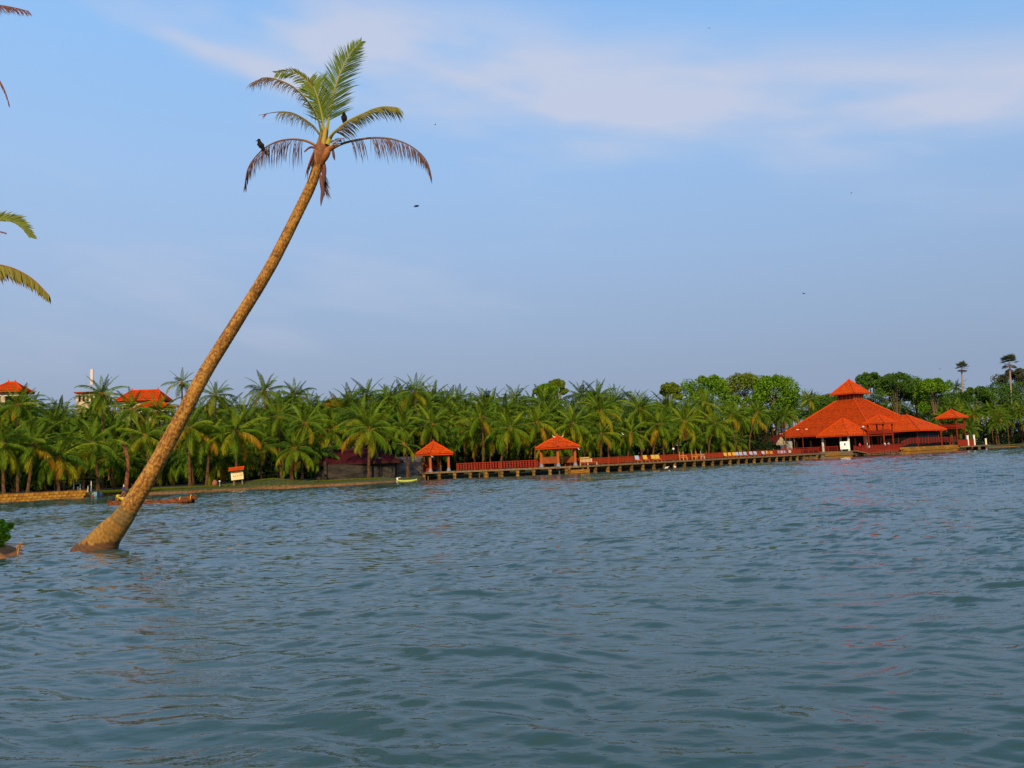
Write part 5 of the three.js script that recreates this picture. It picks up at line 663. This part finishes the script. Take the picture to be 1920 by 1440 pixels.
  const lm = thing('globe_lamp', 'white globe lamp on a thin post beside the yellow loungers', 'lamp', along(1264.5, 4.2)), gy = at(1264.5, 843, -lm.position.z).y - DECK; mesh('pole', cyl(0.06, 0.05, gy, 0, 0, 0, 8), M.redWood, lm); mesh('globe', new THREE.SphereGeometry(0.2, 12, 9).translate(0, gy + 0.12, 0), mat([0.85, 0.84, 0.8], 0.4), lm); mesh('collar', cyl(0.1, 0.12, 0.08, 0, gy - 0.06, 0, 8), M.redWood, lm);
}
{ // double street lamp, lamp by the tower, white sign
  const p = place(1507, 195, DECK), l = thing('street_lamp', 'thin red two armed street lamp before the left slope of the hall roof', 'street lamp', p), h = at(1507, 812, 195).y - DECK; mesh('pole', cyl(0.09, 0.06, h, 0, 0, 0, 8), M.redWood, l); for (const s of [-1, 1]) { mesh('arm', sweep([V(0, h - 0.6, 0), V(s * 0.5, h + 0.3, 0), V(s * 0.9, h + 0.75, 0)], () => 0.05, 8, 6), M.redWood, l); mesh('lamp_head', bx(0.55, 0.14, 0.22, s * 1.0, h + 0.86, 0, 0).rotateZ(0), M.white, l); }
  const q = place(1622, 196, DECK), m = thing('street_lamp', 'street lamp with grey globe left of the lookout tower before the hall', 'street lamp', q), hh = at(1622, 802, 196).y - DECK; mesh('pole', cyl(0.1, 0.07, hh, 0, 0, 0, 8), M.redWood, m); mesh('lamp_head', new THREE.SphereGeometry(0.3, 10, 8).scale(1, 0.8, 1).translate(0, hh + 0.2, 0), mat([0.55, 0.55, 0.55], 0.4), m); mesh('collar', cyl(0.16, 0.2, 0.12, 0, hh - 0.08, 0, 8), M.steel, m);
  const can = document.createElement('canvas'); can.width = 256; can.height = 240; const c = can.getContext('2d'); c.fillStyle = '#fff4e2'; c.fillRect(0, 0, 256, 240); c.fillStyle = '#2b2f8f'; c.beginPath(); c.moveTo(104, 62); c.lineTo(128, 46); c.lineTo(154, 62); c.lineTo(154, 112); c.quadraticCurveTo(128, 134, 104, 112); c.closePath(); c.fill(); c.fillStyle = '#b9bce6'; c.fillRect(114, 78, 30, 7); c.fillStyle = '#8a6aa8'; c.fillRect(112, 122, 34, 7);
  const tx = new THREE.CanvasTexture(can); tx.colorSpace = THREE.SRGBColorSpace; const sb = thing('signboard', 'square white signboard with a small blue emblem before the porch', 'sign', at(1584, 835, 186.8), -0.12), w = 17 / (F / 186.8), hgt = 14.5 / (F / 186.8);
  mesh('board', bx(w, hgt, 0.08), M.white, sb); const face = new THREE.Mesh(new THREE.PlaneGeometry(w - 0.06, hgt - 0.06).translate(0, 0, 0.044), new THREE.MeshStandardMaterial({ map: tx, roughness: 0.7 })); face.name = 'sign_face'; sb.add(face); for (const s of [-1, 1]) mesh('post', bx(0.08, 1.2, 0.08, s * w * 0.35, -hgt / 2 - 0.4, -0.085), M.steel, sb);
}
{ // the roofed notice board on the bank
  const d = 108, c = at(447, 891, d), t = thing('notice_board', 'cream notice board under a small orange tiled roof on the bank', 'sign', [c.x, 0, c.z], 0.1), can = document.createElement('canvas'); can.width = 512; can.height = 400; const x = can.getContext('2d');
  x.fillStyle = '#f1d49a'; x.fillRect(0, 0, 512, 400); x.fillStyle = '#fbe6bd'; x.fillRect(0, 0, 34, 400); x.fillStyle = '#e3bf72'; for (const [a, b, r] of [[150, 70, 50], [330, 60, 70], [420, 130, 60], [240, 120, 40]]) { x.beginPath(); x.arc(a, b, r, 0, 7); x.fill(); }
  x.fillStyle = '#4a3a18'; x.font = 'italic bold 104px serif'; x.textAlign = 'center'; x.fillText('Sun Al Cafe', 274, 258, 440); x.fillStyle = '#7b6a34'; x.fillRect(60, 320, 420, 10);
  const tx = new THREE.CanvasTexture(can); tx.colorSpace = THREE.SRGBColorSpace; const W = 1.52, H = 1.12, y = c.y; mesh('board', bx(W, H, 0.1, 0, y, 0), M.creamWall, t); const f = new THREE.Mesh(new THREE.PlaneGeometry(W - 0.06, H - 0.06).translate(0, y, 0.054), new THREE.MeshStandardMaterial({ map: tx, roughness: 0.8 })); f.name = 'board_face'; t.add(f);
  t.rotation.z = 0.075; for (const s of [-1, 1]) mesh('post', bx(0.14, y + 0.5, 0.12, s * 0.52, y / 2 + 0.1, -0.12), M.bark, t);
  const ry = y + H / 2; const rf = mesh('roof', quads((q) => { for (const s of [1, -1]) for (let i = 0; i < 4; i++) { const a = i / 4, b = (i + 1) / 4, P = (u, X, l) => [X, ry + 0.02 + 0.42 * u + l, s * 0.55 * (1 - u)]; const A = P(a, -W / 2 - 0.2, 0.03), B = P(a, W / 2 + 0.2, 0.03), C = P(b, W / 2 + 0.2, 0), D = P(b, -W / 2 - 0.2, 0); s > 0 ? q(A, B, C, D) : q(B, A, D, C); } }), M.tile, t); mesh('ridge', bx(W + 0.44, 0.1, 0.14, 0, ry + 0.46, 0), M.ridge, t); mesh('roof_underside', bx(W + 0.2, 0.03, 0.9, 0, ry + 0.01, 0), M.soffit, t);
  const st = thing('garden_post', 'short grey post lamp left of the notice board', 'post', place(412, 107.3, 0.6)); mesh('shaft', cyl(0.06, 0.05, 0.55, 0, 0, 0, 7), M.steel, st); mesh('head', new THREE.SphereGeometry(0.13, 9, 7).translate(0, 0.62, 0), mat([0.6, 0.6, 0.6], 0.5), st);
  const jar = thing('clay_urn', 'rounded brown clay urn on the grass left of the notice board', 'urn', place(403, 108, 0.6)); mesh('body', new THREE.LatheGeometry([[0.16, 0], [0.3, 0.12], [0.36, 0.35], [0.3, 0.6], [0.18, 0.72], [0.22, 0.8], [0.14, 0.8]].map((p) => new THREE.Vector2(...p)), 14), mat([0.30, 0.11, 0.05], 0.9), jar); mesh('rim', new THREE.TorusGeometry(0.19, 0.035, 6, 14).rotateX(Math.PI / 2).translate(0, 0.8, 0), mat([0.36, 0.14, 0.06], 0.9), jar);
  const posts = [[146, 908, 0.7], [150.5, 905, 1.0], [165, 915, 0.75], [171, 910, 1.3], [138, 917, 0.4], [232, 913, 0.7], [249, 912, 0.4]]; const names = ['second pale stake from the left beside the black shelter', 'tall pale stake at the right end of the black shelter', 'stout white stake at the end of the yellow wall', 'tallest pale stake just left of the blue boat', 'shortest pale stake in front of the black shelter', 'white stake behind the raft sitter left of the leaning trunk', 'short white stake close to the left side of the leaning trunk'];
  posts.forEach(([px, py, h], i) => { const p = thing('stake', names[i], 'post', place(px, 104.5, 0.5), 0, 'pale stakes on the left bank'); mesh('shaft', cyl(0.075, 0.06, h + 0.1, 0, 0, 0, 7), i === 4 ? M.bark : M.white, p); mesh('top', new THREE.ConeGeometry(0.06, 0.1, 7).translate(0, h + 0.15, 0), M.white, p); });
  const w = thing('bank_post', 'short cream post on the bank right of the terrace end', 'post', place(1849, 272, 0.4), -0.06); mesh('shaft', bx(0.5, 2.5, 0.5, 0, 1.25, 0), mat([0.78, 0.68, 0.42], 0.8), w); mesh('cap', bx(0.58, 0.12, 0.58, 0, 2.56, 0), M.white, w);
}
{ // boats
  const hull = (L, W, H, sheer, m, o = {}) => { const P = [], I = [], n = 24, k = 10; for (let i = 0; i <= n; i++) for (let j = 0; j <= k; j++) { const u = i / n * 2 - 1, a = (j / k - 0.5) * Math.PI, w = W / 2 * Math.pow(Math.max(0, 1 - Math.abs(u) ** 2.4), 0.6) + 0.01, y = -Math.cos(a) * H * (1 - 0.35 * u * u) + H * 0.75 + sheer * Math.abs(u) ** 3; P.push(u * L / 2, y, Math.sin(a) * w); } for (let i = 0; i < n; i++) for (let j = 0; j < k; j++) { const a = i * (k + 1) + j, b = a + k + 1; I.push(a, b, a + 1, b, b + 1, a + 1); } const g = new THREE.BufferGeometry(); g.setAttribute('position', new THREE.Float32BufferAttribute(P, 3)); g.setIndex(I); g.computeVertexNormals(); return g; };
  const db = { side: THREE.DoubleSide };
  const kb = place(763, 113.5), kt = thing('small_boat', 'small lime green boat moored at the bank left of the jetty', 'boat', kb, 0.08); mesh('hull', hull(2.7, 0.8, 0.34, 0.16, 1), mat([0.62, 0.72, 0.12], 0.5, db), kt); mesh('thwart', [bx(0.2, 0.05, 0.66, -0.5, 0.28, 0), bx(0.2, 0.05, 0.66, 0.5, 0.28, 0)], M.orangeWood, kt); mesh('outboard_motor', [bx(0.2, 0.3, 0.18, -1.25, 0.5, 0), cyl(0.05, 0.05, 0.6, -1.3, -0.2, 0, 6), bar(V(-1.2, 0.6, 0), V(-0.8, 0.68, 0), 0.05)], M.white, kt);
  const bb = place(182.5, 98.5), bt = thing('fishing_boat', 'light blue boat with red side nosed in at the end of the yellow wall', 'boat', bb, Math.PI / 2 + 0.5); mesh('hull', hull(3.4, 0.95, 0.62, 0.25, 1), mat([0.22, 0.42, 0.50], 0.5, db), bt); mesh('stem_post', sweep([V(-1.72, -0.1, 0), V(-1.75, 0.5, 0), V(-1.78, 0.85, 0)], () => 0.13, 6, 8), mat([0.02, 0.03, 0.06], 0.6), bt); mesh('gunwale', [0, 1].map((s) => sweep([-1.6, -0.9, 0, 0.9, 1.6].map((x) => V(x, 0.46 + 0.25 * Math.abs(x / 1.7) ** 3, (s ? 1 : -1) * (0.525 * Math.pow(Math.max(0, 1 - Math.abs(x / 1.7) ** 2.4), 0.6) + 0.02))), () => 0.04, 16, 6)), mat([0.5, 0.62, 0.68], 0.5), bt); mesh('side_panel', bx(1.5, 0.34, 0.04, 0.1, 0.2, -0.55), mat([0.5, 0.03, 0.03], 0.5), bt);
  // the log raft and its passenger
  const rd = 66, c = place(286, rd), rt = thing('log_raft', 'narrow brown log raft with horned ends behind the leaning trunk', 'raft', c, 0.07), m = rd / F, X = (px) => (px - 286) * m;
  const prof = [[206, .22, .12], [214, .24, .11], [226, .22, .08], [250, .18, .06], [275, .17, .05], [300, .16, .06], [320, .19, .09], [338, .23, .15], [352, .26, .20], [362, .27, .23], [366.5, .2, .25]];
  const P = prof.map(([x, , y]) => V(X(x), y + 0.09, 0)), rr = (q) => { const f = q * (prof.length - 1), i = Math.min(prof.length - 2, Math.floor(f)); return 0.8 * lerp(prof[i][1], prof[i + 1][1], f - i) * (q < 0.02 || q > 0.985 ? 0.7 : 1); };
  { const g = sweep(P, rr, 80, 16, null, (q, a) => 1 + 0.08 * n2(Math.cos(a) * 3, q * 3 + Math.sin(a))); mesh('main_log', g, M.log, rt); }
  for (const s of [-1, 1]) mesh('side_log', sweep([V(X(212), 0.08, s * 0.26), V(X(286), 0.03, s * 0.24), V(X(360), 0.16, s * 0.28)], (q) => 0.13 + 0.05 * Math.abs(q - 0.5), 30, 10), M.log, rt);
  for (const [x, y] of [[207, .24], [211, .2], [356, .4], [365.5, .38]]) mesh('horn', sweep([V(X(x), y - 0.12, (x % 2) * 0.1), V(X(x) - 0.02, y + 0.1, (x % 2) * 0.1), V(X(x) - 0.08 * Math.sign(x - 280), y + 0.26, (x % 2) * 0.1)], (q) => 0.11 * (1 - 0.75 * q), 8, 8), M.log, rt);
  for (const x of [337, 357]) { const g = new THREE.TorusGeometry(x > 350 ? 0.29 : 0.25, 0.035, 8, 20); g.rotateY(Math.PI / 2).translate(X(x), x > 350 ? 0.28 : 0.19, 0); mesh('rope_lashing', g, M.rope, rt); }
  mesh('end_face', new THREE.CircleGeometry(0.19, 14).rotateY(Math.PI / 2).translate(X(366.9), 0.32, 0), M.logEnd, rt); mesh('paddle', [bar(V(X(276), 0.36, 0.1), V(X(262), 0.46, 0.1), 0.05), bx(0.5, 0.03, 0.18, X(281), 0.32, 0.1)], M.logEnd, rt);
  const fp = place(229, rd - 0.1, 0.4), t = thing('person', 'person with dark blue headcloth and yellow wrap sitting on the log raft', 'person', fp, 0), B = (list) => list.map(([a, b, r0, r1]) => [V(...a), V(...b), r0, r1]);
  mesh('body', body(B([[[0.12, 0.1, 0], [0.16, 0.55, 0], 0.14, 0.17], [[0.16, 0.55, 0], [0.13, 0.72, 0], 0.1, 0.06], [[0.1, 0.82, 0], [0.09, 0.88, 0], 0.09, 0.1], [[0.16, 0.58, 0.19], [0.0, 0.34, 0.26], 0.06, 0.05], [[0.0, 0.34, 0.26], [-0.25, 0.32, 0.16], 0.05, 0.04], [[0.16, 0.58, -0.19], [0.0, 0.34, -0.26], 0.06, 0.05], [[0.0, 0.34, -0.26], [-0.25, 0.32, -0.16], 0.05, 0.04], [[0.1, 0.08, 0.1], [-0.3, 0.34, 0.13], 0.1, 0.075], [[-0.3, 0.34, 0.13], [-0.42, -0.05, 0.13], 0.07, 0.045], [[-0.42, -0.08, 0.13], [-0.6, -0.1, 0.14], 0.045, 0.035], [[0.1, 0.08, -0.1], [-0.3, 0.34, -0.13], 0.1, 0.075], [[-0.3, 0.34, -0.13], [-0.42, -0.05, -0.13], 0.07, 0.045], [[-0.42, -0.08, -0.13], [-0.6, -0.1, -0.14], 0.045, 0.035], [[0.0, 0.84, 0], [-0.02, 0.83, 0], 0.025, 0.02]]), 56, 0.05), M.skin, t);
  mesh('wrap_cloth', body(B([[[0.12, 0.06, 0], [0.1, 0.16, 0], 0.18, 0.17], [[0.1, 0.1, 0.1], [-0.3, 0.33, 0.12], 0.13, 0.11], [[0.1, 0.1, -0.1], [-0.3, 0.33, -0.12], 0.13, 0.11], [[-0.3, 0.31, 0], [-0.36, 0.08, 0], 0.16, 0.13]]), 40, 0.06), mat([0.52, 0.40, 0.035], 0.9), t);
  mesh('headcloth', body(B([[[0.11, 0.9, 0], [0.11, 0.92, 0], 0.115, 0.11], [[0.14, 0.85, 0], [0.2, 0.66, 0], 0.09, 0.11]]), 30, 0.05), mat([0.035, 0.04, 0.12], 0.9), t);
}
{ // people ashore
  const person = (label, p, turn, shirt, legs, o = {}) => {
    const t = thing('person', label, 'person', p, turn), B = (l) => l.map(([a, b, r0, r1]) => [V(...a), V(...b), r0, r1]), s = o.sit ? 0.42 : 0.88, hd = s + 0.76, ar = o.arms ?? 0;
    const leg = (x) => o.sit ? [[[x, s, 0], [x * 1.2, s, 0.42], 0.095, 0.07], [[x * 1.2, s, 0.42], [x * 1.2, 0.06, 0.46], 0.065, 0.045], [[x * 1.2, 0.05, 0.46], [x * 1.2, 0.04, 0.62], 0.045, 0.035]] : [[[x, s, 0], [x * 1.1, 0.47, 0.02], 0.095, 0.065], [[x * 1.1, 0.47, 0.02], [x * 1.1, 0.06, 0], 0.06, 0.04], [[x * 1.1, 0.05, 0], [x * 1.2, 0.04, 0.17], 0.045, 0.035]];
    const armB = (x) => [[[x * 0.19, s + 0.52, 0], [x * 0.25, s + 0.26, -0.02 + ar * 0.1], 0.055, 0.045], [[x * 0.25, s + 0.26, -0.02 + ar * 0.1], [x * 0.2, s + 0.08 + ar * 0.2, 0.16 + ar * 0.1], 0.042, 0.032], [[x * 0.2, s + 0.08 + ar * 0.2, 0.16 + ar * 0.1], [x * 0.19, s + 0.02 + ar * 0.22, 0.24 + ar * 0.1], 0.032, 0.02]];
    mesh('body', body(B([[[0, s, 0], [0, s + 0.45, 0], 0.13, 0.16], [[0, s + 0.45, 0], [0, s + 0.62, 0], 0.12, 0.05], [[0, hd - 0.06, 0.02], [0, hd + 0.02, 0], 0.075, 0.095], [[0, hd - 0.03, 0.1], [0, hd - 0.05, 0.115], 0.02, 0.015], ...leg(0.09), ...leg(-0.09), ...armB(1), ...armB(-1)]), 52, 0.045), M.skin, t);
    if (shirt) mesh('shirt', body(B([[[0, s + 0.02, 0], [0, s + 0.47, 0], 0.155, 0.185], [[0.17, s + 0.53, 0], [0.235, s + 0.36, -0.01], 0.075, 0.065], [[-0.17, s + 0.53, 0], [-0.235, s + 0.36, -0.01], 0.075, 0.065]]), 36, 0.05), shirt, t);
    mesh(o.sit ? 'shorts' : 'trousers', body(B([[[0, s + 0.02, 0], [0, s - 0.04, 0], 0.165, 0.15], ...leg(0.09).slice(0, 2).map(([a, b, r, q]) => [a, b, r + 0.022, q + 0.022]), ...leg(-0.09).slice(0, 2).map(([a, b, r, q]) => [a, b, r + 0.022, q + 0.022])]), 40, 0.04), legs, t);
    mesh('hair', body(B([[[0, hd + 0.05, -0.03], [0, hd + 0.03, -0.04], 0.09, 0.095]]), 24, 0.02), o.hair ?? M.hair, t); return t;
  };
  const red = mat([0.65, 0.02, 0.06], 0.8), navy = mat([0.03, 0.03, 0.07], 0.85), st = mat([0.6, 0.6, 0.66], 0.85), grey = mat([0.42, 0.42, 0.36], 0.85), lng = mat([0.35, 0.3, 0.28], 0.9);
  const Y = DECK + 0.124; person('person in a bright red shirt standing right of the white signboard', place(1613, 192.2, Y), 0.3, red, navy, { arms: 0.6 });
  person('person with dark hair and grey shirt sitting low behind the landing railing', place(1630, 198.5, Y), 0.2, grey, navy, { sit: true });
  person('person in a white shirt leaning at the railing below the lookout tower', place(1660, 204.5, Y), 0.5, st, navy, { arms: 1 });
  person('person in a pale shirt right beside the white shirted one', place(1667, 206.5, Y), -0.2, lng, M.redWood, {});
  person('bare chested person sitting under the low black shelter', place(123, 106.6, 0.62), 0.2, null, navy, { sit: true });
}
{ // birds
  const gullP = (() => { const t = new THREE.Group(); mesh('body', body([[V(-0.16, 0, 0), V(0.12, 0.01, 0), 0.06, 0.075], [V(0.12, 0.01, 0), V(0.24, 0.03, 0), 0.06, 0.05], [V(-0.16, 0, 0), V(-0.34, 0.01, 0), 0.05, 0.02]], 26, 0.03), M.gull, t); mesh('beak', new THREE.ConeGeometry(0.02, 0.1, 6).rotateZ(-Math.PI / 2).translate(0.32, 0.03, 0), M.rope, t); return t; })();
  const wing = (up, sd) => quads((q) => { const A = [0.1, 0.03, sd * 0.04], B = [-0.12, 0.03, sd * 0.04], C = [-0.08, 0.03 + 0.3 * Math.sin(up), sd * (0.04 + 0.3 * Math.cos(up))], D = [0.14, 0.04 + 0.3 * Math.sin(up), sd * (0.04 + 0.3 * Math.cos(up))], E = [-0.12, 0.03 + 0.3 * Math.sin(up) + 0.3 * Math.sin(up * 0.3), sd * (0.34 + 0.33 * Math.cos(up * 0.3)) * Math.max(0.5, Math.cos(up))]; q(A, B, C, D); q(D, C, E, E); });
  const fly = (kind, label, px, py, d, turn, up, sc, m, group, roll = 0) => { const t = gullP.clone(); t.name = numbered(kind); scene.add(t); t.position.copy(at(px, py, d)); t.rotation.set(roll, turn, 0.1); t.scale.setScalar(sc * (kind === 'dark_bird' ? 0.75 : 0.46)); t.traverse((k) => { if (k.name === 'body') k.material = m; }); const mm = m.clone(); mm.side = THREE.DoubleSide; for (const s of [-1, 1]) mesh('wing', wing(up, s), mm, t); return tag(t, label, 'bird', group); };
  const W = M.egret;
  fly('white_bird', 'white bird with wings level just below the jetty edge leftmost of the flock', 1250, 877, 112, 2.2, 0.1, 1.5, W, 'birds over the water before the jetty', 0.5); fly('white_bird', 'cream bird with hanging wings just below the leftmost bird of the flock', 1254.5, 882.5, 108, 1.2, -0.9, 1.4, W, 'birds over the water before the jetty'); fly('white_bird', 'white bird skimming right under the jetty edge', 1265.5, 875.3, 114, 0.1, 0.05, 1.4, W, 'birds over the water before the jetty', 0.4);
  fly('brown_bird', 'brownish bird with raised wings second lowest of the flock', 1279.5, 886, 104, 2.0, 1.0, 1.3, M.gull, 'birds over the water before the jetty'); fly('white_bird', 'small pale bird lowest of the flock on the water', 1281, 893, 100, 0.3, 0.05, 0.9, W, 'birds over the water before the jetty', 0.3); fly('brown_bird', 'brownish bird gliding between the two groups of the flock', 1296, 887, 105, 0.2, 0.25, 1.35, M.gull, 'birds over the water before the jetty', 0.7);
  fly('brown_bird', 'brownish bird leftmost of the right hand trio over the water', 1342, 888, 104, 0.5, -0.2, 1.2, M.gull, 'birds over the water before the jetty', 0.5); fly('brown_bird', 'brownish bird in the middle of the right hand trio over the water', 1348, 885.5, 106, 2.6, 0.7, 1.3, M.gull, 'birds over the water before the jetty'); fly('white_bird', 'pale bird with drooped wings rightmost of the trio over the water', 1355, 886.5, 103, 1.0, -0.8, 1.35, W, 'birds over the water before the jetty');
  fly('white_bird', 'white bird flying beside the right post of the larger gazebo', 1086, 843, 119, 0.9, 0.9, 1.5, W); fly('white_bird', 'white bird flying before the middle post of the leftmost gazebo', 811, 857, 124, 0.8, 0.7, 1.4, W);
  const D = M.darkBird; fly('dark_bird', 'dark bird gliding in the sky right of the leaning palm crown', 781, 387, 62, 0.4, 0.3, 0.95, D, 'distant birds in the sky', 0.3); fly('dark_bird', 'tiny dark bird in the middle of the right hand sky', 1507.5, 550.5, 80, 0.2, 0.2, 0.65, D, 'distant birds in the sky', 0.3); fly('dark_bird', 'tiny dark bird low in the sky right of the mast', 208.5, 708.5, 120, 1.4, 0.4, 0.6, D, 'distant birds in the sky'); fly('dark_bird', 'tiny dark bird over the trees right of the hall roof', 1763, 692, 130, 0.7, 0.4, 0.75, D, 'distant birds in the sky'); fly('dark_bird', 'tiny dark bird right of the upright frond of the leaning palm', 816, 234, 100, 0.6, 0.6, 0.5, D, 'distant birds in the sky'); fly('dark_bird', 'tiny dark bird high on the right side of the sky', 1596, 362, 110, 0.2, 0.2, 0.6, D, 'distant birds in the sky'); fly('dark_bird', 'tiny dark speck of a bird at the top of the sky', 1330, 53, 110, 1.2, 0.4, 0.55, D, 'distant birds in the sky');
  const egret = (label, px, py, d, turn, sc = 1) => { const t = thing('egret', label, 'egret', at(px, py, d), turn, 'white egrets resting'); mesh('body', body([[V(-0.22, 0.02, 0), V(0.1, 0.12, 0), 0.07, 0.1], [V(0.1, 0.14, 0), V(0.2, 0.34, 0), 0.06, 0.035], [V(0.2, 0.34, 0), V(0.25, 0.44, 0), 0.035, 0.045], [V(-0.22, 0.02, 0), V(-0.36, -0.04, 0), 0.05, 0.02]], 28, 0.03), M.egret, t); mesh('beak', new THREE.ConeGeometry(0.02, 0.16, 6).rotateZ(-Math.PI / 2).translate(0.36, 0.44, 0), M.rope, t); for (const s of [-1, 1]) mesh('leg', cyl(0.012, 0.012, 0.3, 0, -0.28, s * 0.04, 5), M.black, t); t.scale.setScalar(sc * 0.55); };
  egret('white egret on the left ridge of the larger gazebo roof', 1038.5, 820, 120.5, 2.6, 1.3); egret('white egret on the right ridge of the larger gazebo roof', 1055, 818.5, 120.5, 0.3, 1.0); egret('white egret on a frond of the low palm behind the jetty', 1168, 815, 132, 2.4, 1.3); egret('white egret on the ridge of the small maroon roofed house', 1436, 806, 212, 2.4, 2.0); egret('smaller white egret right on the ridge of the small house', 1452, 806.5, 212, 0.4, 1.5);
}

scene.traverse((o) => { if (o.isMesh) { o.castShadow = o.receiveShadow = true; } });
renderer.render(scene, camera);
